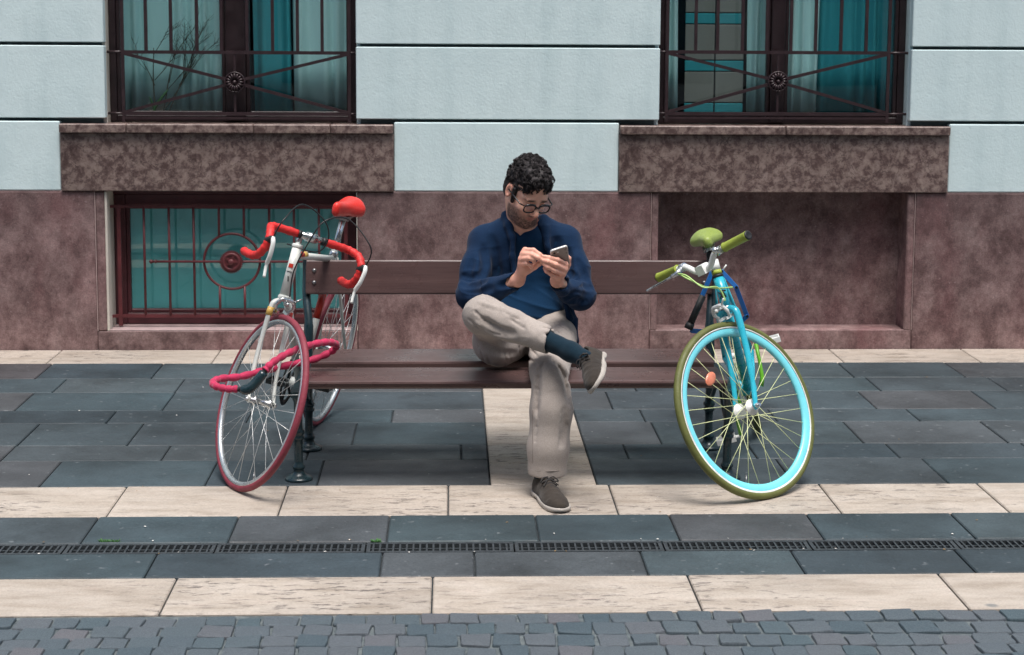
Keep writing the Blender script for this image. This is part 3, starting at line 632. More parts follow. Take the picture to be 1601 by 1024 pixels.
# ---------------------------------------------------------------- bicycles
RW = .336
def rotm(axis, t): return Matrix.Rotation(t, 4, axis)
class Bike:
    """local axes: x forward, y to the rider's left, z up, origin at the rear contact"""
    def __init__(s, name, label, group, head, lean, steer, wb, fx, fy, HA, off=.045):
        s.HA = R_(HA); s.a = Vector((-math.cos(s.HA), 0, math.sin(s.HA))); s.n = Vector((math.sin(s.HA), 0, math.cos(s.HA))); s.wb = wb
        s.hub = Vector((wb, 0, RW)); s.F0 = s.hub-s.n*off
        s.ST = Matrix.Translation(s.F0) @ Matrix.Rotation(R_(steer), 4, s.a) @ Matrix.Translation(-s.F0)
        wf = [s.ST @ (s.hub+RW*Vector((math.cos(t), 0, math.sin(t)))) for t in np.linspace(0, 2*math.pi, 360)]
        wr = [Vector((RW*math.cos(t), 0, RW+RW*math.sin(t))) for t in np.linspace(0, 2*math.pi, 360)]; pitch = 0.0
        for _ in range(8):                                            # both tyres stand on the pavement
            B = rotm('Z', R_(head)) @ rotm('Y', pitch) @ rotm('X', R_(lean)); zf = min((B @ p).z for p in wf); zr = min((B @ p).z for p in wr); pitch += (zf-zr)/wb
        c = min((B @ p for p in wf), key=lambda p: p.z); T = Vector((fx, fy, .0005))-c
        s.root = thing(name, label, 'bicycle', group=group); s.M = Matrix.Translation(T) @ B; s.root.matrix_world = s.M; s.root.matrix_basis = s.M
    def A(s, L, fwd=0.0, y=0.0): return s.F0+s.a*L+s.n*fwd+Vector((0, y, 0))     # point in the unsteered front end
    def add(s, mb, name, m, par=None, steer=False):
        o = mb.build(name, m, par or s.root)
        if steer: o.data.transform(s.ST)
        return o
    def W(s, p, steer=False): return s.M @ (s.ST @ Vector(p) if steer else Vector(p))
def wheel(bk, front, rim_m, tyre_m, hub_m, spoke_m, tr, rimd, rimw, nsp, line=None, flr=.02, flw=.032, sr=.0011, cog=False):
    rr = RW-tr; prof = [(-.002, -rimw), (-.0005, -rimw*.98), (.0015, -rimw*.8), (.0015, rimw*.8), (-.0005, rimw*.98), (-.002, rimw), (-rimd*.55, rimw*1.02), (-rimd*.85, rimw*.75), (-rimd, rimw*.3), (-rimd, -rimw*.3), (-rimd*.85, -rimw*.75), (-rimd*.55, -rimw*1.02)]
    Rr = rr-tr*.72; w = MB().torus(Rr, prof, 96).mesh('wheel', rim_m); wo = place('wheel', w, bk.root)
    wo.matrix_basis = bk.ST @ Matrix.Translation(bk.hub) if front else Matrix.Translation((0, 0, RW))
    tp = [(tr*math.cos(a)*(1.0 if math.cos(a) > 0 else .92), tr*math.sin(a)) for a in np.linspace(0, 2*math.pi, 14, endpoint=False)]
    MB().torus(rr, tp, 96).build('tyre', tyre_m, wo)
    if line: MB().torus(Rr, [(.002, -rimw*1.04), (.004, -rimw*1.0), (.0, -rimw*.9), (-.004, -rimw*1.06)], 96).build('rim_stripe', line, wo); MB().torus(Rr, [(.002, rimw*1.04), (.004, rimw*1.0), (.0, rimw*.9), (-.004, rimw*1.06)], 96).build('rim_stripe', line, wo)
    T = rotm('X', R_(90)); h = MB()
    h.lathe([(.005, -.062), (.0055, -.05), (.011, -.05), (.011, -flw-.004), (flr, -flw-.002), (flr, -flw+.002), (.013, -flw+.006), (.0115, 0), (.013, flw-.006), (flr, flw-.002), (flr, flw+.002), (.011, flw+.004), (.011, .05), (.0055, .05), (.005, .062)], 20, T)
    if front: h.lathe([(.009, .056), (.009, .062), (.004, .066)], 12, T); h.lathe([(.004, -.066), (.009, -.062), (.009, -.056)], 12, T)
    h.build('hub', hub_m, wo)
    if cog:
        g = MB()
        for k in range(6): g.lathe([(.018, .034+k*.0045), (.043-.003*k, .034+k*.0045), (.043-.003*k, .036+k*.0045), (.018, .036+k*.0045)], 28, T)
        g.build('cassette', STEEL, wo)
    me = []
    for sd in (-1, 1):
        for ld in (-1, 1):
            a = ld*R_(62); p = Vector((flr*.88*math.cos(a), sd*flw, flr*.88*math.sin(a))); q = Vector((Rr-rimd+.001, sd*.002, 0)); me.append(MB().cyl(p, q, sr, 5).mesh('spoke', spoke_m))
    for k in range(nsp): place('spoke', me[(k % 2)*2+((k//2) % 2)], wo, None, (0, -2*math.pi*(k+.2)/nsp, 0))
    v = MB().cyl((Rr-rimd, 0, 0), (Rr-rimd-.03, 0, 0), .003, 6).mesh('valve', STEEL); place('valve', v, wo, None, (0, R_(52 if front else 130), 0))
    return wo
def saddle(bk, c, tilt, Ls, wn, wr, h, m, drop=.05):
    """padded saddle: closed cross-sections from nose to tail"""
    n = 22; vs = []; ss = [(-.02, .25), (0., .8), (.05, 1.0), (.25, 1.0), (.45, 1.0), (.6, 1.0), (.72, 1.), (.84, 1.), (.93, .92), (.98, .72), (1.0, .35)]
    for u, k in ss:
        x = Ls*(.55-u); t = max(0, (u-.38)/.62); hw = (wn+(wr-wn)*(t*t*(3-2*t)) if u > .38 else wn*(.8+.2*min(1, u/.2)))*k; dz = drop*(.75 if u < .5 else .75+.5*(u-.5))*k; top = .020*u-.010*math.sin(math.pi*min(1, max(0, u)))-.008
        for i in range(n):
            a = 2*math.pi*i/n; ca, sa = math.cos(a), math.sin(a); y = hw*math.copysign(abs(ca)**.95, ca); z = (dz*.42*abs(sa)**.9 if sa > 0 else -dz*.58*abs(sa)**.6); z -= .03*max(0, abs(y)/max(wr, 1e-4)-.35)*(1 if u > .4 else .4)
            vs.append((x, y, top+z))
    m_ = len(ss); fs = [(i*n+k, i*n+(k+1) % n, (i+1)*n+(k+1) % n, (i+1)*n+k) for i in range(m_-1) for k in range(n)]+[tuple(range(n))[::-1], tuple(range((m_-1)*n, m_*n))]
    mb = MB().add(vs, fs, True); o = mb.build('saddle', m, bk.root); md = o.modifiers.new('smooth', 'SUBSURF'); md.levels = 1; md.render_levels = 1
    o.data.transform(Matrix.Translation(c) @ rotm('Y', R_(tilt))); r = MB()
    for y in (-.022, .022): r.tube(spline([Vector(c)+Vector((.11, y*.5, -.03)), Vector(c)+Vector((.06, y, -.048)), Vector(c)+Vector((-.05, y, -.048)), Vector(c)+Vector((-.10, y*1.6, -.025))], 5), .0035, 8)
    r.box(Vector(c)+Vector((0, 0, -.05)), (.045, .052, .018)); r.build('saddle_rail', STEEL, o); return o
def tube(bk, pts, r, name, m, par=None, steer=False, n=14, flat=None): return bk.add(MB().tube(pts, r, n, flat=flat), name, m, par, steer)
def lerp(a, b, t): return Vector(a).lerp(Vector(b), t)

# --- materials
def gloss(name, c, rough=.3, coat=.35, var=.14): return simple(name, c, rough+.06, 0, var, 17, .06, 40, coat*.7)
CHROME = simple('brushed_alloy', S(205, 208, 208), .24, .95, .08, 25); RIMS = simple('alloy_rim', S(198, 204, 206), .3, .75, .08, 14); BLK = simple('black_rubber', S(24, 26, 28), .55, 0, .2, 20)
WHITE_F = gloss('white_frame_enamel', S(206, 210, 204), .3, .35); RED_T = simple('red_bar_tape', S(208, 40, 38), .5, 0, .14, 26, .5, 160); REDS = simple('red_saddle_leather', S(216, 48, 40), .42, 0, .1, 12, .25, 120, .1)
ROSE = simple('dusty_red_tyre', S(126, 46, 60), .62, 0, .18, 14, .3, 120); DKR = gloss('red_decal', S(196, 52, 34), .35, .3); YEL = gloss('ochre_decal', S(206, 168, 84), .4, .3)
CABLE = simple('black_cable_sheath', S(20, 22, 24), .4); SPK = simple('spoke_steel', S(210, 212, 210), .35, .5, .05, 20)
TURQ = gloss('turquoise_frame_enamel', S(44, 178, 200), .22, .5, .08); TURQR = gloss('turquoise_rim_enamel', S(118, 214, 226), .3, .4, .06); OLIVE = simple('olive_green_tyre', S(92, 97, 46), .6, 0, .16, 14, .3, 120)
LIME = simple('olive_lime_grip', S(150, 164, 62), .48, 0, .12, 16, .3, 90); LIMES = simple('olive_saddle_vinyl', S(140, 158, 78), .45, 0, .08, 10, .2, 120); LIMEC = gloss('lime_enamel', S(96, 168, 30), .35, .3); CREAMS = simple('cream_spoke', S(214, 222, 168), .4, .1, .06, 20)
PALE = gloss('white_alloy', S(226, 228, 224), .3, .3); LCAB = simple('pale_lime_cable', S(178, 214, 128), .4); AMBER = simple('amber_reflector', S(206, 122, 92), .3, 0, .12, 60, .3, 200, .4)

# --- red and white road bicycle
rb = Bike('road_bicycle', 'white road bicycle with red drop bars, red saddle and dusty red tyres', 'bicycles leaned against the bench ends', -102.903, -11.224, 41.831, 1.006, -.803, -.257, 73)
wf_r = wheel(rb, True, RIMS, ROSE, CHROME, SPK, .0128, .015, .0105, 28); wr_r = wheel(rb, False, RIMS, ROSE, CHROME, SPK, .0128, .015, .0105, 28, cog=True)
BB = Vector((.415, 0, .272)); sa = Vector((-math.cos(R_(73)), 0, math.sin(R_(73)))); SC = BB+sa*.545
HT, HB = rb.A(.597), rb.A(.40); fr = MB()
fr.tube([HB, HT], .0185, 18); fr.tube([lerp(HB, HT, .84), SC-sa*.02], .0135, 14); fr.tube([lerp(HB, HT, .16), BB], .0155, 14); fr.tube([BB, SC+sa*.015], .0148, 14); fr.cyl(BB+Vector((0, -.036, 0)), BB+Vector((0, .036, 0)), .021, 18)
for y in (-1, 1):
    fr.tube([BB+Vector((-.03, y*.018, 0)), Vector((.15, y*.045, .315)), Vector((0, y*.062, RW))], [.0105, .009, .007], 10); fr.tube([SC+Vector((-.005, y*.016, -.015)), Vector((.1, y*.04, .52)), Vector((0, y*.062, RW))], [.0075, .007, .006], 10)
fr.lathe([(.0195, -.004), (.0215, 0), (.0215, .008), (.0195, .011)], 18, Matrix.Translation(HT) @ rotm('Y', R_(-17))); fr.lathe([(.0195, -.012), (.0225, -.004), (.0225, .004), (.0195, .008)], 18, Matrix.Translation(HB) @ rotm('Y', R_(-17)))
frame_r = rb.add(fr, 'frame', WHITE_F)
for t0, t1, m in ((.50, .70, DKR), (.70, .80, YEL)): rb.add(MB().tube([lerp(BB, SC, t0), lerp(BB, SC, t1)], .0153, 14), 'decal_band', m, frame_r)
for t0, t1, m in ((.06, .16, DKR), (.16, .25, YEL)): rb.add(MB().tube([lerp(lerp(HB, HT, .84), SC, t0), lerp(lerp(HB, HT, .84), SC, t1)], .014, 14), 'decal_band', m, frame_r)
# small red emblem and dark letter strokes on the head tube, facing forward
em = MB(); em.box(lerp(HB, HT, .62)+rb.n*.0185, (.003, .017, .015), rotm('Y', R_(-17)).to_3x3()); rb.add(em, 'emblem', DKR, frame_r)
em = MB(); em.box(lerp(HB, HT, .36)+rb.n*.0187+Vector((0, .003, 0)), (.002, .004, .02), rotm('Y', R_(-17)).to_3x3() @ rotm('X', R_(14)).to_3x3()); em.box(lerp(HB, HT, .50)+rb.n*.0187, (.002, .022, .0025), rotm('Y', R_(-17)).to_3x3()); rb.add(em, 'lettering', BLK, frame_r)
fk = MB(); CR = rb.A(.385)
fk.tube([CR, rb.A(.402)], .017, 14)
for y in (-1, 1):
    fk.tube(spline([CR+Vector((0, y*.012, -.002)), rb.A(.372, 0, y*.034), rb.A(.34, .002, y*.042), rb.A(.18, .006, y*.047), rb.A(.07, .022, y*.05), rb.hub+Vector((0, y*.052, 0))], 5), [.012]*8+[.0115]*5+[.0105]*6+[.0085]*5+[.007]*2, 12, flat=((0, 1, 0), .78)); fk.box(rb.hub+Vector((0, y*.053, 0)), (.018, .006, .022))
fork_r = rb.add(fk, 'fork', WHITE_F, None, True)
for y in (-1, 1): rb.add(MB().tube([rb.A(.352, .001, y*.0405), rb.A(.32, .002, y*.043)], .0125, 12), 'decal_band', YEL if y < 0 else DKR, fork_r, True)
# stem, bars
CL = rb.A(.636, .095); st_ = MB(); st_.tube([rb.A(.605), rb.A(.648)], .0115, 14); st_.tube([rb.A(.640), lerp(rb.A(.640), CL, .5)+rb.a*.004, CL], [.0135, .0125, .0145], 14); st_.cyl(CL+Vector((0, -.02, 0)), CL+Vector((0, .02, 0)), .0185, 16); st_.sphere(rb.A(.652), .0105, 10, 6); rb.add(st_, 'stem', CHROME, None, True)
def dropbar(y):
    return [CL+Vector((0, y*.05, 0)), CL+Vector((.0, y*.13, 0)), CL+Vector((.012, y*.172, -.001)), CL+Vector((.05, y*.19, -.006)), CL+Vector((.082, y*.197, -.03)), CL+Vector((.086, y*.2, -.066)), CL+Vector((.062, y*.203, -.105)), CL+Vector((.018, y*.206, -.125)), CL+Vector((-.045, y*.21, -.132))]
hb = rb.add(MB().cyl(CL+Vector((0, -.075, 0)), CL+Vector((0, .075, 0)), .0128, 14), 'handlebar', CHROME, None, True)
for y in (-1, 1):
    pts = spline(dropbar(y), 7); rs = [.0150+.0018*(1 if i % 4 == 0 else -.35+.1*(i % 4)) for i in range(len(pts))]
    rb.add(MB().tube(pts[1:], rs[1:], 14), 'bar_tape', RED_T, hb, True); rb.add(MB().cyl(CL+Vector((0, y*.046, 0)), CL+Vector((0, y*.06, 0)), .0162, 14), 'tape_collar', BLK, hb, True)
    rb.add(MB().sphere(CL+Vector((-.049, y*.21, -.1325)), .0145, 12, 8), 'bar_plug', RED_T, hb, True)
    b = MB(); q = CL+Vector((.084, y*.198, -.045)); b.tube(spline([q+Vector((-.004, 0, .0)), q+Vector((.018, 0, .014)), q+Vector((.034, 0, .02))], 4), [.016]*3+[.0135]*3+[.011]*3, 12); lv = rb.add(b, 'brake_hood', BLK, hb, True)
    b = MB(); b.tube(spline([q+Vector((.028, 0, .024)), q+Vector((.044, -y*.002, .006)), q+Vector((.05, -y*.006, -.035)), q+Vector((.044, -y*.010, -.075)), q+Vector((.060, -y*.012, -.118))], 6), [.009]*6+[.0088]*12+[.006]*7, 10, flat=((1, 0, 0), .6)); rb.add(b, 'brake_lever', PALE, hb, True)
    # cable from the lever in an arc over the bars
    Q = [q+Vector((.03, 0, .028)), q+Vector((.03, -y*.012, .10)), CL+Vector((.03, y*.10, .115)), CL+Vector((.05, y*.0, .085)), (CL+Vector((.055, -y*.03, -.01)) if y > 0 else CL+Vector((.045, -y*.045, .02))), rb.A(.50, .045, -.01) if y > 0 else CL+Vector((-.02, .05, -.05)), rb.A(.405, .05, .0) if y > 0 else lerp(HT, SC, .25)+Vector((0, .02, .0))]
    rb.add(MB().tube(spline(Q, 8), .0028, 7), 'brake_cable', CABLE, hb, True)
def caliper(bk, c, m, steer, par=None):
    b = MB()
    for y in (-1, 1): b.tube(spline([c+Vector((.012, -y*.008, .012)), c+Vector((.014, y*.022, .012)), c+Vector((.012, y*.036, -.012)), c+Vector((.004, y*.028, -.034))], 5), [.008]*6+[.007]*6+[.0055]*4, 8); b.box(c+Vector((.0, y*.0215, -.040)), (.042, .009, .011))
    b.tube([c+Vector((.016, .03, .014)), c+Vector((.014, .052, .032))], .0035, 7); b.cyl(c+Vector((-.02, 0, 0)), c+Vector((.024, 0, 0)), .005, 8); b.sphere(c+Vector((.026, 0, 0)), .008, 8, 6)
    return bk.add(b, 'brake_caliper', m, par, steer)
caliper(rb, rb.A(.383, .022), CHROME, True)
caliper(rb, Vector((.115, 0, .71)), CHROME, False)
SP = Vector((.11, 0, .981)); rb.add(MB().tube([SC, SC+sa*.16], .0132, 14), 'seat_post', CHROME); rb.add(MB().lathe([(.0165, -.012), (.019, -.008), (.019, .008), (.0165, .012)], 16, Matrix.Translation(SC) @ rotm('Y', R_(-17))), 'seat_clamp', CHROME)
saddle(rb, Vector((.205, 0, .992)), -6, .27, .022, .070, .5, REDS, .084)
def crank(bk, c, m_arm, m_ring, ring_r, ang, ped_m, arm_r=.0085, ry=-.045, plat=False):
    T = Matrix.Translation(c) @ rotm('X', R_(90)); b = MB(); nt = 44; pts = []
    for k in range(nt):
        for da, r in ((0, ring_r-.004), (.3, ring_r-.004), (.5, ring_r), (.8, ring_r)): a = 2*math.pi*(k+da)/nt; pts.append((r*math.cos(a), r*math.sin(a)))
    T2 = Matrix.Translation(Vector((0, ry, 0))) @ T
    b.torus(ring_r*.86, [(-.006, -.0015), (.012, -.0015), (.012, .0015), (-.006, .0015)], 44, Matrix.Translation(c+Vector((0, ry, 0)))); b.prism(pts, -.001, .001, T2) if False else None
    for k in range(nt): a = 2*math.pi*k/nt; b.box(c+Vector((ring_r*math.cos(a), ry, ring_r*math.sin(a))), (.006, .0025, .0045), Matrix.Rotation(-a, 3, 'Y'))
    for k in range(5): a = 2*math.pi*k/5+.3; b.tube([c+Vector((.012*math.cos(a), ry-.004, .012*math.sin(a))), c+Vector((ring_r*.85*math.cos(a), ry, ring_r*.85*math.sin(a)))], .006, 7)
    cr = bk.add(b, 'chainring', m_ring)
    for y, a in ((-1, ang), (1, ang+math.pi)):
        d = Vector((math.cos(a), 0, math.sin(a))); e = c+Vector((0, y*.078, 0))+d*.17; ca = bk.add(MB().tube([c+Vector((0, y*.052, 0)), c+Vector((0, y*.066, 0))+d*.03, c+Vector((0, y*.074, 0))+d*.1, e], [.013, .0115, arm_r, arm_r*1.15], 10, flat=((0, 1, 0), .75)), 'crank_arm', m_arm)
        p = MB(); o = e+Vector((0, y*.06, 0)); p.cyl(e, o+Vector((0, y*.035, 0)), .0065, 10); w = .034
        for sx in (-1, 1): p.box(o+Vector((sx*w, 0, 0)), (.005, .078, .02))
        for sy in (-1, 0, 1): p.box(o+Vector((0, sy*.036, 0)), (2*w-.0055, .005, .018))
        bk.add(p, 'pedal', ped_m, ca)
    return cr
DKM = simple('dark_chainring_steel', S(38, 42, 44), .35, .7, .2, 30)
crank(rb, BB, CHROME, DKM, .098, R_(200), DKM)
ch = MB(); up = []                                                    # chain: upper and lower run
for y, z0, z1 in ((-.045, .095, .030), (-.045, -.095, -.030)): ch.tube([BB+Vector((0, y, z0)), Vector((0, y, RW+z1))], .0035, 6, flat=((0, 0, 1), .9))
rb.add(ch, 'chain', DKM); dr = MB(); dr.tube(spline([Vector((.0, -.05, RW-.01)), Vector((.01, -.055, RW-.05)), Vector((.03, -.05, RW-.1)), Vector((.05, -.048, RW-.14))], 4), .009, 8); dr.cyl((.012, -.05, RW-.06), (.012, -.04, RW-.06), .02, 14); dr.cyl((.05, -.05, RW-.14), (.05, -.04, RW-.14), .02, 14); rb.add(dr, 'derailleur', DKM)

# --- turquoise single-speed bicycle
tb = Bike('city_bicycle', 'turquoise single speed bicycle with olive tyres, grips and saddle', 'bicycles leaned against the bench ends', -96.208, 16.327, -46.151, 1.001, 1.167, -.409, 72)
wf_t = wheel(tb, True, TURQR, OLIVE, PALE, CREAMS, .0145, .031, .0115, 32, PALE, .030, .034, .00125); wr_t = wheel(tb, False, TURQR, OLIVE, PALE, CREAMS, .0145, .031, .0115, 32, PALE, .030, .034, .00125)
BB = Vector((.43, 0, .275)); sa = Vector((-math.cos(R_(73)), 0, math.sin(R_(73)))); SC = BB+sa*.50; HT, HB = tb.A(.512), tb.A(.388); fr = MB()
fr.tube([HB, HT], .0195, 18); fr.tube([lerp(HB, HT, .78), SC-sa*.02], .0145, 14); fr.tube([lerp(HB, HT, .22), BB], .0178, 14); fr.tube([BB, SC+sa*.015], .0152, 14); fr.cyl(BB+Vector((0, -.034, 0)), BB+Vector((0, .034, 0)), .022, 18)
for y in (-1, 1): fr.tube([BB+Vector((-.03, y*.02, 0)), Vector((.15, y*.047, .315)), Vector((0, y*.062, RW))], [.011, .0095, .008], 10); fr.tube([SC+Vector((-.005, y*.017, -.015)), Vector((.1, y*.042, .52)), Vector((0, y*.062, RW))], [.008, .0078, .007], 10)
frame_t = tb.add(fr, 'frame', TURQ)
for P in (HT, HB): tb.add(MB().lathe([(.0195, -.006), (.0222, -.003), (.0222, .003), (.0195, .006)], 18, Matrix.Translation(P) @ rotm('Y', R_(-18))), 'headset_cup', BLK if P is HT else CHROME, frame_t)
# the black hand-drawn mark on the head tube: a slanted 7 and a K
mk = MB(); c0 = lerp(HB, HT, .40)+tb.n*.0196
def stroke(y0, z0, y1, z1):
    def pt(y, z): return c0+tb.a*z+Vector((0, y, 0))-tb.n*(.0196-math.sqrt(max(0, .0198**2-y*y)))
    mk.tube([pt(y0, z0), pt((y0+y1)/2, (z0+z1)/2), pt(y1, z1)], .0029, 6)
for s_ in ((-.0135, .013, -.002, .016), (-.002, .016, -.0095, -.012), (.004, .013, .003, -.015), (.0135, .012, .004, .0), (.005, .0, .0125, -.013)): stroke(-s_[0], s_[1], -s_[2], s_[3])
tb.add(mk, 'head_tube_mark', BLK, frame_t)
fk = MB(); CR = tb.A(.378); fk.tube([CR-tb.a*.004, tb.A(.386)], .0178, 14)
for y in (-1, 1):
    fk.tube(spline([CR+Vector((0, y*.010, .004)), tb.A(.372, 0, y*.034), tb.A(.345, .0, y*.047), tb.A(.20, .008, y*.051), tb.A(.08, .026, y*.053), tb.hub+Vector((0, y*.055, 0))], 5), [.0145]*8+[.0148]*5+[.0135]*6+[.011]*5+[.009]*2, 12, flat=((0, 1, 0), .82)); fk.box(tb.hub+Vector((0, y*.056, 0)), (.02, .007, .024))
fork_t = tb.add(fk, 'fork', TURQ, None, True)
b = MB()
for y in (-1, 1): b.cyl(tb.hub+Vector((0, y*.059, 0)), tb.hub+Vector((0, y*.072, 0)), .0095, 6); b.cyl(tb.hub+Vector((0, y*.07, 0)), tb.hub+Vector((0, y*.08, 0)), .0055, 8)
tb.add(b, 'axle_nut', CHROME, fork_t, True)
tb.add(MB().tube([tb.A(.519), tb.A(.535)], .0192, 16), 'headset_spacer', LIME, None, True)
CL = tb.A(.547, .06); st_ = MB(); st_.tube([tb.A(.536), tb.A(.576)], .0185, 16); st_.tube([tb.A(.556), lerp(tb.A(.556), CL, .6), CL], [.0165, .0155, .017], 14); st_.cyl(CL+Vector((0, -.022, 0)), CL+Vector((0, .022, 0)), .0195, 16); st_.box(CL+Vector((.018, 0, 0)), (.012, .042, .036)); tb.add(st_, 'stem', PALE, None, True)
def riser(y): return [CL, CL+Vector((0, y*.04, 0)), CL+Vector((-.004, y*.085, .034)), CL+Vector((-.012, y*.13, .038)), CL+Vector((-.02, y*.255, .041))]
hbp = spline(riser(-1)[::-1]+riser(1)[1:], 6); hb = tb.add(MB().tube(hbp, .0118, 14), 'handlebar', PALE, None, True)
for y in (-1, 1):
    g0, g1 = CL+Vector((-.012, y*.135, .0385)), CL+Vector((-.0205, y*.262, .0412)); g = MB(); g.tube([lerp(g0, g1, t) for t in (0, .03, .06, .5, .94, .98, 1)], [.0175, .0192, .0168, .0172, .0175, .019, .0175], 16); gr = tb.add(g, 'grip', LIME, hb, True)
    tb.add(MB().lathe([(.0178, -.004), (.018, .003), (.014, .006), (.010, .004), (0, .004)], 16, Matrix.Translation(g1) @ rotm('X', R_(-90*y))), 'grip_plug', BLK, gr, True)
# single brake lever on the rider's right
q = CL+Vector((-.004, -.10, .037)); b = MB(); b.cyl(q+Vector((0, -.012, 0)), q+Vector((0, .012, 0)), .0165, 14); b.tube(spline([q+Vector((.012, 0, 0)), q+Vector((.04, .0, -.008)), q+Vector((.05, -.025, -.010))], 4), [.011]*5+[.009]*4, 10); bl = tb.add(b, 'lever_mount', CHROME, hb, True)
b = MB(); b.tube(spline([q+Vector((.046, -.02, -.010)), q+Vector((.056, -.05, -.012)), q+Vector((.050, -.10, -.014)), q+Vector((.052, -.145, -.016)), q+Vector((.064, -.172, -.018))], 5), [.0085]*6+[.0068]*10+[.008]*5, 10, flat=((0, 0, 1), .6)); tb.add(b, 'brake_lever', CHROME, hb, True)
b = MB(); b.cyl(CL+Vector((-.002, .10, .036)), CL+Vector((-.004, .128, .0385)), .0155, 14); b.sphere(CL+Vector((.014, .112, .045)), .0135, 10, 6); tb.add(b, 'bell_clamp', CHROME, hb, True)
FC = tb.A(.388, .03); Q = [q+Vector((.048, .012, -.010)), q+Vector((.07, .07, -.03)), CL+Vector((.07, .02, -.055)), tb.A(.46, .06, .045), tb.A(.41, .045, .05), FC+Vector((.016, .045, .03))]
tb.add(MB().tube(spline(Q, 8), .0031, 7), 'brake_cable', LCAB, hb, True); Q = [q+Vector((.046, .01, -.012)), q+Vector((.06, .06, -.045)), tb.A(.485, .065, -.02), tb.A(.46, .045, .03), tb.A(.455, -.02, .04)]
tb.add(MB().tube(spline(Q, 8), .0031, 7), 'rear_brake_cable', LCAB, hb, True)
caliper(tb, FC, PALE, True); caliper(tb, Vector((.115, 0, .71)), PALE, False)
tb.add(MB().tube([SC, SC+sa*.10], .0138, 14), 'seat_post', PALE); tb.add(MB().lathe([(.0165, -.012), (.0195, -.008), (.0195, .008), (.0165, .012)], 16, Matrix.Translation(SC) @ rotm('Y', R_(-17))), 'seat_clamp', BLK)
saddle(tb, Vector((.205, 0, .886)), -4, .265, .024, .080, .5, LIMES, .066)
b = MB(); b.lathe([(.0, .014), (.014, .013), (.019, .008), (.02, 0), (.018, -.006)], 18, Matrix.Translation(SC+sa*.06+Vector((.02, 0, .01))) @ rotm('Y', R_(90))); tb.add(b, 'front_lamp', BLK)
crank(tb, BB, LIMEC, LIMEC, .092, R_(288), PALE, .0095)
ch = MB()
for z0, z1 in ((.09, .034), (-.09, -.034)): ch.tube([BB+Vector((0, -.045, z0)), Vector((0, -.045, RW+z1))], .004, 6)
tb.add(ch, 'chain', LIMEC)
b = MB(); M = tb.ST @ Matrix.Translation(tb.hub) @ rotm('Y', R_(-60)) @ Matrix.Translation((.195, .016, 0)); b.sphere((0, 0, 0), (.021, .0065, .032), 16, 8, M.to_3x3() @ Matrix.Rotation(R_(-10), 3, 'Y')); o = tb.add(b, 'spoke_reflector', AMBER); o.data.transform(Matrix.Translation(M.translation))
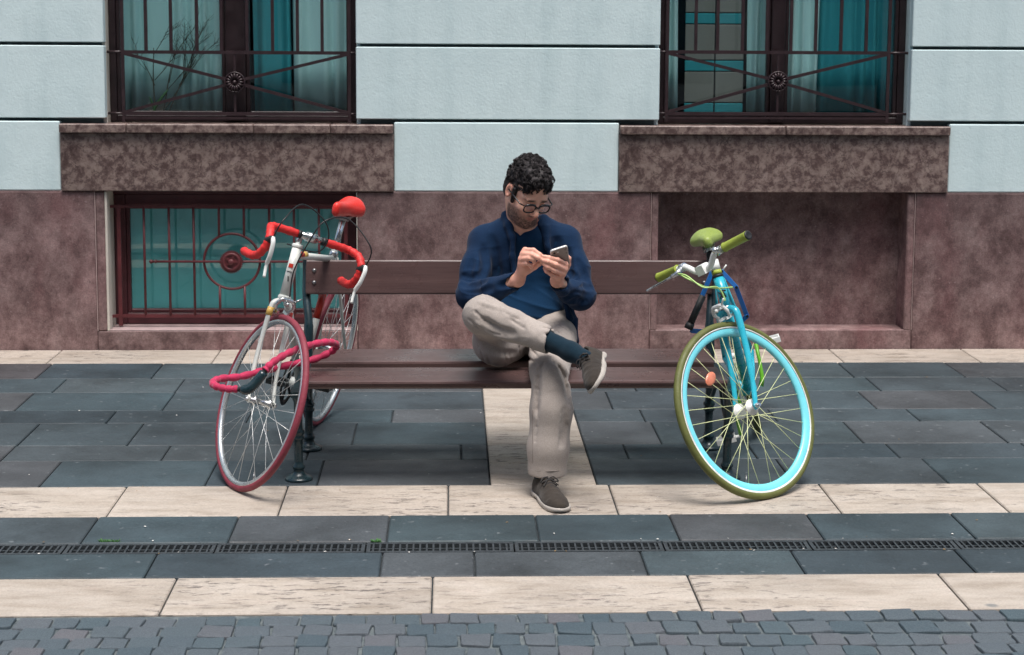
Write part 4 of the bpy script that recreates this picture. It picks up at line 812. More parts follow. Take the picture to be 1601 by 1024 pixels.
# ---------------------------------------------------------------- sculpting kit: distance fields on a grid, skinned by surface nets
class Sculpt:
    def __init__(s, lo, hi, h):
        s.lo = np.array(lo, float); s.h = h; s.n = np.ceil((np.array(hi)-s.lo)/h).astype(int)+1; s.d = np.full(tuple(s.n), .25, np.float32)
    def _win(s, lo, hi, pad):
        a = np.clip(np.floor((np.minimum(lo, hi)-pad-s.lo)/s.h).astype(int), 0, s.n-1); b = np.clip(np.ceil((np.maximum(lo, hi)+pad-s.lo)/s.h).astype(int)+1, 1, s.n)
        sl = tuple(slice(i, j) for i, j in zip(a, b)); ax = [(np.arange(i, j)*s.h+o).astype(np.float32) for i, j, o in zip(a, b, s.lo)]
        return sl, np.meshgrid(*ax, indexing='ij')
    def _put(s, sl, v, k, op):
        c = s.d[sl]
        if op == 'add': hh = np.maximum(k-np.abs(c-v), 0)/max(k, 1e-6); s.d[sl] = np.minimum(c, v)-hh*hh*k*.25
        elif op == 'cut': v = -v; hh = np.maximum(k-np.abs(c-v), 0)/max(k, 1e-6); s.d[sl] = np.maximum(c, v)+hh*hh*k*.25
    def cone(s, a, b, ra, rb, k=.01, op='add', sq=None, pad=.03):
        """round cone; sq = (direction, factor) squashes the section along that direction"""
        a, b = np.array(a, float), np.array(b, float); R = max(ra, rb)*(1 if sq is None else max(1, sq[1])); sl, (X, Y, Z) = s._win(np.minimum(a, b)-R, np.maximum(a, b)+R, pad+k); d = b-a; L = max(d@d, 1e-9)
        t = np.clip(((X-a[0])*d[0]+(Y-a[1])*d[1]+(Z-a[2])*d[2])/L, 0, 1); vx, vy, vz = X-a[0]-t*d[0], Y-a[1]-t*d[1], Z-a[2]-t*d[2]
        if sq is not None:
            u = np.array(sq[0], float); u /= np.linalg.norm(u); q = (vx*u[0]+vy*u[1]+vz*u[2])*(1/sq[1]-1); vx, vy, vz = vx+q*u[0], vy+q*u[1], vz+q*u[2]
        v = np.sqrt(vx*vx+vy*vy+vz*vz)-(ra+(rb-ra)*t)
        if sq is not None: v *= min(1.0, sq[1])
        s._put(sl, v, k, op)
    def chain(s, pts, rs, k=.01, op='add', sq=None):
        for i in range(len(pts)-1): s.cone(pts[i], pts[i+1], rs[i], rs[i+1], k, op, sq)
    def ell(s, c, r, k=.01, op='add', M=None, pad=.03):
        c = np.array(c, float); r = np.array(r, float); R = r.max(); sl, (X, Y, Z) = s._win(c-R, c+R, pad+k); P = np.stack([X-c[0], Y-c[1], Z-c[2]], -1)
        if M is not None: P = P @ np.asarray(M, np.float32)
        q = P/r.astype(np.float32); k0 = np.sqrt((q*q).sum(-1)); k1 = np.sqrt(((q/r.astype(np.float32))**2).sum(-1)); s._put(sl, k0*(k0-1)/np.maximum(k1, 1e-4), k, op)
    def half(s, p, n, k=.004):
        """cut away everything on the n side of the plane through p"""
        n = np.array(n, float); n /= np.linalg.norm(n); sl, (X, Y, Z) = s._win(s.lo, s.lo+s.n*s.h, 0); s._put(sl, -((X-p[0])*n[0]+(Y-p[1])*n[1]+(Z-p[2])*n[2]), k, 'cut')
    def poly_cut(s, poly, y1, k=.006):
        """cut an (x, z) polygon pushed through everything in front of y1"""
        sl, (X, Y, Z) = s._win(s.lo, s.lo+s.n*s.h, 0); x, z = X[:, 0, :], Z[:, 0, :]; d = np.full(x.shape, 1e9); ins = np.zeros(x.shape, bool); n = len(poly)
        for i in range(n):
            (ax, az), (bx, bz) = poly[i], poly[(i+1) % n]; ex, ez = bx-ax, bz-az; t = np.clip(((x-ax)*ex+(z-az)*ez)/(ex*ex+ez*ez+1e-12), 0, 1); d = np.minimum(d, np.hypot(x-ax-t*ex, z-az-t*ez))
            ins ^= ((az > z) != (bz > z)) & (x < (bx-ax)*(z-az)/(bz-az+1e-12)+ax)
        v2 = np.where(ins, -d, d)[:, None, :]; s._put(sl, np.maximum(v2, Y-y1).astype(np.float32), k, 'cut')
    def field(s, f, amp_window=None):
        """add f(x, y, z) to the distance near the surface"""
        m = np.abs(s.d) < .05; i = np.argwhere(m); P = i*s.h+s.lo; s.d[m] += f(P[:, 0], P[:, 1], P[:, 2]).astype(np.float32)
    def hit(s, px, py, out=0.0):
        """the first surface point seen through (px, py), moved outwards by `out`"""
        a, b = A(px, py, s.lo[1]), A(px, py, s.lo[1]+s.n[1]*s.h); t = np.linspace(0, 1, 600)[:, None]; P = a+(b-a)*t; i = np.clip(np.round((P-s.lo)/s.h).astype(int), 0, s.n-1)
        v = s.d[i[:, 0], i[:, 1], i[:, 2]]; k = np.argmax(v < 0) if (v < 0).any() else np.argmin(v); g = i[k]; q = np.clip(g, 2, s.n-3)
        n = np.array([s.d[q[0]+2, q[1], q[2]]-s.d[q[0]-2, q[1], q[2]], s.d[q[0], q[1]+2, q[2]]-s.d[q[0], q[1]-2, q[2]], s.d[q[0], q[1], q[2]+2]-s.d[q[0], q[1], q[2]-2]]); return P[k]+n/max(1e-6, np.linalg.norm(n))*out
    def fold(s, px_pts, depth=.005, r=.008, k=.02):
        """crease (depth > 0) or ridge (depth < 0) along points seen in the photograph"""
        Q = spline([Vector((x, y, 0)) for x, y in px_pts], 4); n = len(Q)
        P = [s.hit(q.x, q.y, (r-depth*math.sin(math.pi*(.12+.76*i/(n-1)))) if depth > 0 else (-r-depth*math.sin(math.pi*(.12+.76*i/(n-1))))) for i, q in enumerate(Q)]
        s.chain(P, [r]*n, k, 'cut' if depth > 0 else 'add')
    def mesh(s):
        d = s.d; N = d.shape; ins = d < 0; c = np.zeros(tuple(k-1 for k in N), np.uint8)
        for o in np.ndindex(2, 2, 2): c += ins[o[0]:N[0]-1+o[0], o[1]:N[1]-1+o[1], o[2]:N[2]-1+o[2]]
        act = (c > 0) & (c < 8); ci = np.argwhere(act); idx = np.full(act.shape, -1, np.int64); idx[act] = np.arange(len(ci)); P = np.zeros((len(ci), 3)); W = np.zeros(len(ci))
        for ax in range(3):
            for u in (0, 1):
                for w in (0, 1):
                    o = np.zeros(3, int); q = [k for k in range(3) if k != ax]; o[q[0]] = u; o[q[1]] = w; e = np.zeros(3, int); e[ax] = 1; A0 = ci+o; A1 = A0+e
                    a = d[A0[:, 0], A0[:, 1], A0[:, 2]]; b = d[A1[:, 0], A1[:, 1], A1[:, 2]]; x = (a < 0) != (b < 0); t = np.where(x, a/np.where(x, a-b, 1), 0)
                    P[x] += (A0+t[:, None]*e)[x]; W[x] += 1
        P = P/W[:, None]*s.h+s.lo; F = []
        for ax in range(3):
            q = [(ax+1) % 3, (ax+2) % 3]; sl0 = [slice(None)]*3; sl1 = [slice(None)]*3; sl0[ax] = slice(0, -1); sl1[ax] = slice(1, None); a, b = ins[tuple(sl0)], ins[tuple(sl1)]; e = np.argwhere(a != b); e = e[(e[:, q[0]] > 0) & (e[:, q[1]] > 0) & (e[:, q[0]] < N[q[0]]-1) & (e[:, q[1]] < N[q[1]]-1)]
            fl = a[e[:, 0], e[:, 1], e[:, 2]]; v = []
            for u, w in ((1, 1), (0, 1), (0, 0), (1, 0)): g = e.copy(); g[:, q[0]] -= u; g[:, q[1]] -= w; v.append(idx[g[:, 0], g[:, 1], g[:, 2]])
            f = np.stack(v, 1); f[~fl] = f[~fl][:, ::-1]; F.append(f)
        F = np.concatenate(F); F = F[(F >= 0).all(1)]; return P, F
    def build(s, name, m, parent=None, origin=(0, 0, 0), smooth=2, disp=None, color=None, weld=None):
        P, F = s.mesh()
        for _ in range(smooth):                                        # light Laplacian relaxation
            acc = np.zeros_like(P); cnt = np.zeros(len(P))
            for k in range(4): i, j = F[:, k], F[:, (k+1) % 4]; np.add.at(acc, i, P[j]); np.add.at(acc, j, P[i]); np.add.at(cnt, i, 1); np.add.at(cnt, j, 1)
            P = P*.45+.55*acc/np.maximum(cnt, 1)[:, None]
        if disp is not None:
            nv = np.zeros_like(P); fn = np.cross(P[F[:, 2]]-P[F[:, 0]], P[F[:, 3]]-P[F[:, 1]])
            for k in range(4): np.add.at(nv, F[:, k], fn)
            nv /= np.maximum(np.linalg.norm(nv, axis=1), 1e-12)[:, None]; P = P+nv*disp(P, nv)[:, None]
        me = bpy.data.meshes.new(name); V = P-np.array(origin); me.vertices.add(len(V)); me.vertices.foreach_set('co', V.ravel()); me.loops.add(len(F)*4); me.loops.foreach_set('vertex_index', F.ravel().astype(np.int32))
        me.polygons.add(len(F)); me.polygons.foreach_set('loop_start', np.arange(0, len(F)*4, 4, dtype=np.int32)); me.polygons.foreach_set('use_smooth', np.ones(len(F), bool)); me.update(calc_edges=True); me.validate(); me.materials.append(m)
        if color is not None:
            ca = me.color_attributes.new('tone', 'FLOAT_COLOR', 'POINT'); c = color(P); ca.data.foreach_set('color', np.concatenate([c, np.ones((len(c), 1))], 1).astype(np.float32).ravel())
        o = place(name, me, parent); o.location = origin if parent is None else (0, 0, 0); s.P, s.F = P, F; return o
_g3 = np.random.default_rng(3); _LAT = _g3.random((32, 32, 32)).astype(np.float32)
def vnoise(p):
    """value noise, -1..1"""
    i = np.floor(p).astype(int); f = p-i; f = f*f*(3-2*f); o = 0
    for a in (0, 1):
        for b in (0, 1):
            for c in (0, 1): o = o+_LAT[(i[:, 0]+a) % 32, (i[:, 1]+b) % 32, (i[:, 2]+c) % 32]*(f[:, 0] if a else 1-f[:, 0])*(f[:, 1] if b else 1-f[:, 1])*(f[:, 2] if c else 1-f[:, 2])
    return o*2-1
def sm01(x, a, b): t = np.clip((x-a)/(b-a), 0, 1); return t*t*(3-2*t)

# ---------------------------------------------------------------- the seated man
PO = np.array([.32, -.1, 0.0])                                        # origin of the figure
def m_skin():
    t = NT('skin'); at = t.n('ShaderNodeVertexColor', layer_name='tone'); v = t.vec()
    c = t.mix(1.0, at.outputs[0], t.ramp(t.noise(45, v, 4), [(.3, .88), (.7, 1.08)]), 'MULTIPLY'); t.set(Base_Color=c, Roughness=.48, Specular_IOR_Level=.4, Subsurface_Weight=.12, Subsurface_Scale=.01)
    t.b.inputs['Subsurface Radius'].default_value = (1., .35, .2); t.bump(t.noise(220, v, 3), .15, .002); return t.m
def m_cloth(name, a, b, weave=420, rough=.85, sheen=.25):
    t = NT(name); v = t.vec(); c = t.ramp(t.noise(7, v, 5, .6), [(.3, a), (.7, b)])
    c = t.mix(1.0, c, t.ramp(t.noise(weave*.6, v, 2), [(.3, .86), (.7, 1.1)]), 'MULTIPLY'); t.set(Base_Color=c, Roughness=rough, Specular_IOR_Level=.2, Sheen_Weight=sheen, Sheen_Roughness=.5)
    t.bump(t.math('ADD', t.noise(weave, v, 2), t.math('MULTIPLY', t.noise(28, v, 4), 1.2)), .25, .003); return t.m
SEAM = simple('stitched_seam', S(128, 120, 114), .9); SKIN = m_skin(); KNIT = m_cloth('navy_knit', S(8, 34, 62), S(11, 41, 71), 330, .9, .06); TEE = m_cloth('blue_jersey', S(6, 44, 74), S(8, 51, 84), 500, .85, .06); CHINO = m_cloth('beige_chino', S(158, 149, 142), S(172, 163, 155), 500, .82, .12); SOCKM = m_cloth('dark_teal_sock', S(6, 31, 44), S(9, 38, 52), 300, .9, .15)
SUEDE = m_cloth('charcoal_suede', S(46, 41, 37), S(62, 56, 50), 380, .9, .12); SOLE = simple('white_shoe_sole', S(168, 162, 154), .6, 0, .12, 30, .2, 120); LACE = simple('dark_shoe_lace', S(36, 34, 34), .8)
HAIRM = NT('dark_hair'); _v = HAIRM.vec(); HAIRM.set(Base_Color=HAIRM.ramp(HAIRM.noise(75, _v, 3), [(.35, S(20, 18, 19)), (.55, S(40, 36, 37)), (.74, S(86, 80, 81))]), Roughness=.62, Specular_IOR_Level=.3); HAIRM = HAIRM.m

RH, LH = np.array([.225, .15, .50]), np.array([.385, .15, .50])
RK, LK = A(755, 493, -.27), A(858, 586, -.33)
RA, LA = A(893, 550, -.43), np.array([.346, -.350, .085])
RS, LS = np.array([.128, .225, .862]), np.array([.452, .225, .862])
RE, LE = A(737, 462, .06), A(908, 462, .09)
RWr, LWr = A(810, 438, -.10), A(871, 439, -.09)
HC = A(824, 299, .115)                                                # head centre
def _rot(pitch, yaw, roll):
    """columns: person's left, forward, up, in world axes"""
    f = Vector((0, -1, 0)); u = Vector((0, 0, 1)); l = Vector((1, 0, 0)); q = Quaternion((0, 0, 1), R_(yaw)) @ Quaternion((1, 0, 0), R_(pitch)) @ Quaternion((0, 1, 0), R_(roll))
    return np.array([list(q @ l), list(q @ f), list(q @ u)]).T
HM = _rot(34, 25, 5)
HW = .93                                                              # narrow face
def hp(x, y, z): return HC+HM @ np.array([x*HW, y, z])
def hand(sc, pts, wrist, palm, k=.005):
    """palm from the wrist to the four knuckles, then each finger as its own chain"""
    kn = [np.array(f[0]) for f in pts['fingers']]
    for i, q in enumerate(kn): sc.cone(np.array(palm), q, .017, .0112, .009)
    for p, q in zip(kn, kn[1:]): sc.cone(p, q, .0108, .0104, .006)
    sc.cone(np.array(wrist), np.array(palm), .0245, .021, .014)
    for f, r in zip(pts['fingers'], (.0092, .0096, .0092, .008)): sc.chain([np.array(q) for q in f], [r*1.08, r, r*.93, r*.8][:len(f)], .0035)
    t = [np.array(q) for q in pts['thumb']]; sc.chain(t, [.0135, .0112, .0098, .0085][:len(t)], .005)
# the phone-holding hand (image right) and the tapping hand (image left)
LHP = dict(fingers=[[A(884, 413, -.145), A(872, 406, -.185), A(860, 403, -.192), A(851, 401, -.188)], [A(883, 421, -.148), A(869, 414, -.192), A(857, 409, -.198), A(849, 407, -.190)], [A(880, 428, -.145), A(867, 423, -.188), A(856, 417, -.195), A(850, 413, -.188)], [A(874, 434, -.138), A(863, 430, -.178), A(854, 424, -.185), A(851, 419, -.18)]], thumb=[A(879, 430, -.105), A(888, 414, -.115), A(889, 404, -.128), A(884, 398, -.140)])
RHP = dict(fingers=[[A(821, 391, -.150), A(834, 391, -.178), A(844, 398, -.185), A(851, 405, -.182)], [A(818, 397, -.155), A(831, 398, -.188), A(841, 403, -.194), A(848, 408, -.188)], [A(815, 405, -.155), A(827, 404, -.190), A(834, 406, -.188), A(836, 411, -.175)], [A(814, 413, -.150), A(824, 412, -.182), A(830, 415, -.180), A(831, 419, -.17)]], thumb=[A(824, 424, -.125), A(836, 417, -.145), A(843, 412, -.165), A(848, 408, -.176)])
def make_body():
    sc = Sculpt((.02, -.66, .05), (.58, .40, 1.26), .0032)
    c = lambda *a, **k: sc.cone(*a, **k)
    # trunk and limbs, slimmer than the clothes over them
    sc.ell((.30, .20, .53), (.13, .095, .10), .05); sc.ell((.293, .235, .68), (.125, .08, .14), .06); sc.ell((.290, .235, .81), (.135, .085, .11), .06); sc.chain([RS, np.array([.29, .225, .875]), LS], [.05, .06, .05], .04)
    for a, b, d, e in ((RH, RK, RK, RA), (LH, LK, LK, LA)): sc.cone(a, b, .055, .026, .03); sc.cone(d, e, .026, .020, .02)
    for a, b, w in ((RS, RE, RWr), (LS, LE, LWr)): sc.cone(a, b, .032, .022, .02); sc.cone(b, w*.8+b*.2, .022, .020, .01); sc.cone(w*.8+b*.2, w, .020, .0235, .01)
    for a, toe in ((RA, A(936, 585, -.52)), (LA, np.array([.365, -.43, .030]))): sc.cone(a, toe, .022, .012, .02)
    hand(sc, LHP, LWr, A(872, 427, -.122)); hand(sc, RHP, RWr, A(819, 418, -.135))
    # neck and head
    sc.cone((.289, .215, .885), hp(0, -.03, -.055), .062, .056, .04); sc.cone((.290, .195, .875), hp(0, .008, -.075), .040, .038, .04)
    E = lambda p, r, k=.012, op='add': sc.ell(hp(*p), (r[0]*HW, r[1], r[2]), k, op, HM)
    E((0, -.012, .032), (.076, .094, .094)); E((0, .030, -.040), (.060, .062, .078), .03); E((0, .052, -.085), (.040, .036, .034), .03); E((0, .076, -.100), (.020, .015, .017), .018)
    E((0, .066, .022), (.056, .022, .020), .02); E((.036, .064, -.028), (.022, .022, .02), .022); E((-.036, .064, -.028), (.022, .022, .02), .022)
    for s_ in (-1, 1): E((s_*.031, .093, .003), (.019, .012, .012), .012, 'cut'); E((s_*.031, .073, .002), (.0145, .0135, .0125), .004); E((s_*.031, .084, .021), (.02, .007, .006), .008)
    sc.cone(hp(0, .086, .012), hp(0, .112, -.026), .0085, .0115, .010); E((0, .106, -.032), (.0125, .012, .009), .006)
    for s_ in (-1, 1): E((s_*.0125, .098, -.034), (.0075, .01, .0075), .005)
    E((0, .084, -.047), (.02, .012, .009), .01); E((0, .0905, -.0545), (.019, .0075, .0055), .004); E((0, .0895, -.0655), (.0175, .008, .006), .004); E((0, .096, -.0598), (.022, .006, .0014), .003, 'cut')
    for s_ in (-1, 1):
        E((s_*.079, -.012, -.006), (.010, .019, .033), .006); E((s_*.086, -.006, -.004), (.006, .011, .02), .004, 'cut')
    def tone(P):
        L = (P-HC) @ HM; x, y, z = L[:, 0]/HW, L[:, 1], L[:, 2]; base = np.array(S(236, 184, 160)); c = np.tile(base, (len(P), 1)); head = (np.abs(x) < .12) & (np.abs(z) < .15) & (np.abs(y) < .14)
        def put(m, col):
            nonlocal c; c = c*(1-m[:, None])+np.array(col)*m[:, None]
        hands = ((P[:, 1] < -.10) & (P[:, 2] > .7)).astype(float); put(hands*.8, S(226, 166, 146))
        put(head*sm01(z, -.012, -.03)*sm01(z, -.14, -.1)*0.0, S(0, 0, 0))
        n = vnoise(P*240)*.22
        jaw = head*(1-sm01(z+.35*np.maximum(0, .07-y), -.040, -.026))*sm01(y, -.012, .006)*sm01(z, -.135, -.112); mouth = np.exp(-((x/.021)**2+((z+.060)/.0085)**2)**2); cheek = np.exp(-(((np.abs(x)-.034)/.024)**2+((z+.040)/.022)**2))
        moust = head*np.exp(-((x/.026)**4+((z+.0455)/.007)**4))*(y > .06); bm = np.clip(np.maximum(jaw*(1-.85*cheek), moust)*(1-.9*mouth)+0, 0, 1); put(np.clip(bm*(.80+n*1.3), 0, .94), S(40, 32, 31))
        put(head*mouth*(y > .07)*.7, S(170, 92, 86)); brow = head*np.exp(-(((np.abs(x)-.032)/.021)**4+((z-.0225-.05*(.032-np.abs(x)))/.0052)**4))*(y > .05); put(np.clip(brow*.9, 0, 1), S(34, 28, 27))
        lid = head*np.exp(-(((np.abs(x)-.031)/.014)**4+((z+.0065)/.0018)**4))*(y > .06); put(lid*.8, S(34, 26, 26)); put(head*np.exp(-((x/.016)**2+((z+.03)/.014)**2))*(y > .09)*.3, S(214, 130, 112)); put((head*(np.abs(x) > .068)*(z < .03)*.25), S(214, 120, 104))
        return c
    return sc.build('person', SKIN, None, PO, 2, None, tone)
person = make_body(); tag(person, 'man in navy cardigan and beige trousers seated cross legged, looking at a phone', 'person')

def make_trousers():
    sc = Sculpt((.02, -.52, .05), (.54, .36, .80), .0036)
    # seat and hips
    sc.ell((.300, .205, .515), (.165, .125, .105), .04); sc.ell((.298, .215, .60), (.145, .105, .06), .04)
    # standing leg: thigh, knee, straight leg to the hem
    sc.cone(LH+np.array([.015, 0, 0]), LK+np.array([.002, .05, .0]), .094, .072, .05); kn = LK+np.array([0, .006, 0])
    sc.chain([kn, A(862, 640, -.345), A(857, 700, -.355), np.array([.3485, -.358, .02])], [.064, .0755, .0735, .069], .02, sq=((0, 1, 0), .90))
    sc.cone((.3475, -.355, -.02), (.3485, -.355, .105), .060, .052, .004, 'cut', sq=((0, 1, 0), .86)); sc.half((.35, -.36, .084), (-.03, .10, -1))
    # crossed leg: thigh up to the knee, shin across, hem cut square and hollowed, then joined to the rest
    s2 = Sculpt(sc.lo, sc.lo+(sc.n-1)*sc.h, sc.h); s2.cone(RH+np.array([-.012, .0, -.01]), RK+np.array([.004, .035, .0]), .098, .070, .05); s2.ell((.182, .04, .492), (.098, .17, .082), .04)
    hem = A(855, 532, -.385); axis = (hem-RK)/np.linalg.norm(hem-RK); P0 = hem+axis*.010; s3 = Sculpt(sc.lo, sc.lo+(sc.n-1)*sc.h, sc.h)
    s3.chain([RK, RK*.55+hem*.45+np.array([0, 0, .004]), hem+(hem-RK)*.16], [.074, .0555, .0465], .02); s3.half(P0, axis+np.array([.10, 0, .12]), .004); s3.cone(P0-axis*.035, P0+axis*.06, .037, .045, .004, 'cut')
    hh = np.maximum(.007-np.abs(s2.d-s3.d), 0)/.007; s2.d = np.minimum(s2.d, s3.d)-hh*hh*.007*.25
    n_ = tuple(min(p, q) for p, q in zip(sc.d.shape, s2.d.shape)); c1 = sc.d[:n_[0], :n_[1], :n_[2]]; c2 = s2.d[:n_[0], :n_[1], :n_[2]]; hh = np.maximum(.008-np.abs(c1-c2), 0)/.008; sc.d[:n_[0], :n_[1], :n_[2]] = np.minimum(c1, c2)-hh*hh*.008*.25
    # folds as the photograph shows them: broad hollows first, then crisp creases
    for pts, dp, r in (([(757, 500), (778, 514), (802, 521)], .004, .010), ([(752, 532), (775, 549), (806, 553)], .005, .010), ([(876, 575), (884, 595), (888, 620)], .004, .009), ([(842, 582), (840, 610), (838, 645)], .003, .009), ([(884, 640), (882, 670), (879, 695)], .001, .009)): sc.fold(pts, dp, r, .016)
    for pts, dp in (([(733, 500), (748, 512), (768, 521), (792, 526)], .0045), ([(742, 486), (760, 502), (786, 513)], .0035), ([(765, 472), (788, 487), (812, 500)], .003), ([(798, 499), (810, 507), (820, 513)], .0025), ([(822, 541), (833, 549), (842, 560)], .005), ([(818, 553), (829, 561), (838, 571)], .0045), ([(816, 548), (824, 556), (830, 566)], .004), ([(812, 536), (813, 552), (810, 570)], .004),
                    ([(788, 552), (790, 566), (787, 580)], .003), ([(796, 553), (799, 566), (798, 578)], .0025), ([(762, 556), (766, 570), (772, 582)], .003), ([(745, 535), (752, 550), (757, 566)], .0025), ([(870, 566), (880, 585), (886, 610)], .0035), ([(862, 563), (874, 574), (884, 590)], .0025), ([(848, 566), (843, 590), (841, 625)], .003), ([(852, 562), (846, 574), (838, 582)], .0025),
                    ([(836, 600), (840, 640), (837, 690)], .0025), ([(848, 512), (868, 516), (888, 531)], .005), ([(852, 522), (868, 526), (884, 537)], .005), ([(872, 508), (880, 513), (889, 520)], .003), ([(878, 640), (876, 670), (874, 700)], .0012)): sc.fold(pts, dp, .0035, .006)
    for pts, dp in (([(750, 472), (780, 483), (806, 495)], -.003), ([(745, 505), (768, 522), (800, 530)], -.003), ([(889, 600), (891, 630), (889, 660)], -.002)): sc.fold(pts, dp, .005, .012)
    def disp(P, nv):
        w = vnoise(P*np.array([9, 9, 5.]))*.0018+vnoise(P*np.array([22, 22, 13.])+7)*.0010; r = 1-np.abs(vnoise(P*np.array([13., 13., 8.])+np.array([3., 9., 1.]))); r2 = 1-np.abs(vnoise(P*np.array([30., 30., 16.])+np.array([5., 2., 8.]))); low = sm01(P[:, 2], .34, .46); return (w+.0030*r**7+.0012*r2**6)*(.18+.82*low)
    hits = lambda pp: [Vector(sc.hit(x, y, .0004))-Vector(PO) for x, y in pp]
    seams = [hits([(833, 640+8*k) for k in range(12)]), hits([(826+6*k, 737-.25*abs(k-4)) for k in range(9)]), hits([(852, 509), (862, 512), (874, 517), (886, 526)]), hits([(846-3*k, 522+4.2*k) for k in range(6)])]
    o = sc.build('trousers', CHINO, person, PO, 1, disp)
    for q in seams: MB().tube(spline(q, 3), .0013, 5).build('seam', SEAM, o)
    return o
trousers = make_trousers()
def torso(sc, g, k=.05):
    sc.ell((.300, .215, .575), (.150+g, .108+g, .10), k); sc.ell((.293, .228, .685), (.146+g, .103+g, .14), k); sc.ell((.290, .232, .800), (.158+g, .105+g, .12), k); sc.chain([RS+np.array([.012, 0, .004]), np.array([.235, .222, .893]), np.array([.289, .225, .902]), np.array([.345, .222, .893]), LS+np.array([-.012, 0, .004])], [.052+g, .056+g, .05+g, .056+g, .052+g], k)
def make_shirt():
    sc = Sculpt((.10, .02, .50), (.50, .40, .97), .0042); torso(sc, 0.0); sc.ell((.298, .165, .60), (.118, .072, .085), .05); sc.ell((.290, .180, .880), (.080, .062, .060), .03)
    sc.half((0, 0, .520), (0, -.2, -1)); sc.cone((.289, .215, .945), (.289, .200, 1.03), .064, .072, .008, 'cut')
    V = [(A(x, y, .10)[0], A(x, y, .10)[2]) for x, y in ((797, 325), (803, 358), (814, 371), (828, 356), (842, 325))]; sc.poly_cut(V, .24, .005)
    def disp(P, nv):
        q = P @ np.array([[.93, 0, .37], [0, 1, 0], [-.37, 0, .93]]); f = (1-np.abs(vnoise(q*np.array([5., 5., 26.]))))**3; return (.0065*f*sm01(P[:, 2], .80, .66)+.002*vnoise(P*14))*(nv[:, 1] < .3)
    return sc.build('shirt', TEE, person, PO, 2, disp)
shirt = make_shirt()
def make_cardigan():
    sc = Sculpt((.00, -.17, .46), (.60, .42, 1.0), .0042); torso(sc, .010)
    px_ = ((799, 338), (804, 368), (799, 400), (803, 440), (770, 480), (765, 530), (894, 530), (890, 500), (880, 465), (868, 430), (857, 395), (847, 368), (838, 345), (820, 336))
    sc.poly_cut([(A(x, y, .115)[0], A(x, y, .115)[2]) for x, y in px_], .215, .006); sc.half((0, 0, .53), (0, .1, -1)); sc.cone((.289, .215, .955), (.289, .200, 1.04), .064, .074, .008, 'cut')
    # sleeves
    for sh, el, wr, rr in ((RS, RE, RWr, (.059, .054, .053, .046, .036)), (LS, LE, LWr, (.059, .054, .053, .047, .037))):
        w2 = wr+(el-wr)*.10; sc.chain([sh, sh*.5+el*.5+np.array([(-.006 if sh is RS else .006), .004, 0]), el], [rr[0], rr[1], rr[2]], .035); sc.chain([el, el*.5+w2*.5+np.array([0, -.002, -.006]), w2], [rr[2], rr[3], rr[4]], .025); sc.cone(w2+(wr-el)*.02, w2+(wr-el)*.5, .030, .034, .004, 'cut')
    # shawl collar round the neck and down the front edges
    c1 = [A(800, 372, .122), A(796, 352, .150), A(792, 338, .20), np.array([.262, .268, .935]), np.array([.289, .288, .94]), np.array([.318, .268, .935]), A(850, 344, .205), A(852, 358, .160), A(856, 385, .122)]
    sc.chain(c1, [.012, .016, .019, .021, .021, .021, .018, .015, .012], .014)
    sc.chain([A(802, 370, .120), A(801, 400, .108), A(806, 440, .10)], [.011, .010, .009], .010); sc.chain([A(856, 385, .120), A(868, 422, .11), A(881, 462, .11), A(891, 498, .12)], [.011, .010, .010, .009], .010)
    # hanging tail on the image-right side
    sc.chain([A(889, 470, .17), A(897, 505, .15), A(902, 536, .13)], [.020, .017, .013], .02, sq=((.9, -.4, 0), .6)); sc.chain([A(893, 500, .25), A(899, 535, .22)], [.02, .014], .02)
    for pts, dp, r in (([(757, 440), (742, 446), (724, 444)], .005, .008), ([(768, 450), (750, 457), (732, 458)], .004, .008), ([(756, 388), (758, 412), (752, 436)], .008, .011), ([(738, 405), (733, 425), (728, 440)], .004, .009), ([(745, 432), (735, 436), (722, 432)], .005, .007), ([(780, 447), (792, 444), (800, 440)], .004, .006),
                       ([(890, 452), (906, 446), (924, 448)], .007, .009), ([(880, 448), (894, 440), (906, 434)], .006, .008), ([(886, 392), (889, 416), (892, 436)], .008, .011), ([(905, 408), (910, 424), (918, 438)], .004, .009), ([(886, 466), (902, 460), (918, 462)], .006, .008), ([(892, 474), (905, 470), (914, 472)], .004, .007), ([(768, 372), (775, 400), (778, 430)], .004, .010), ([(872, 375), (870, 392), (872, 410)], .004, .010)): sc.fold(pts, dp, r)
    def disp(P, nv):
        a = (1-np.abs(vnoise(P*np.array([13., 13., 24.])+5)))**4*.0042; low = sm01(np.abs(P[:, 0]-.29), .10, .16)*sm01(P[:, 2], .86, .76); return a*(.35+.65*low)+.0018*vnoise(P*11)+.0009*vnoise(P*27)
    return sc.build('cardigan', KNIT, person, PO, 2, disp)
cardigan = make_cardigan()
# socks
def make_sock(a, b, r0, r1, c=None):
    lo = np.minimum(a, b)-.09; hi = np.maximum(a, b)+.09; sc = Sculpt(lo, hi, .0035); sc.cone(a, b, r0, r1, .01)
    if c is not None: sc.cone(b, c, r1, r1*.9, .02)
    return sc.build('sock', SOCKM, person, PO, 2, lambda P, nv: .0012*vnoise(P*np.array([40, 40, 40.])))
_ax = (RA-A(858, 529, -.385)); make_sock(A(853, 531, -.38), RA, .0365, .034, A(914, 560, -.47)); make_sock(np.array([.347, -.352, .14]), LA+np.array([-.006, .0, -.02]), .040, .034)
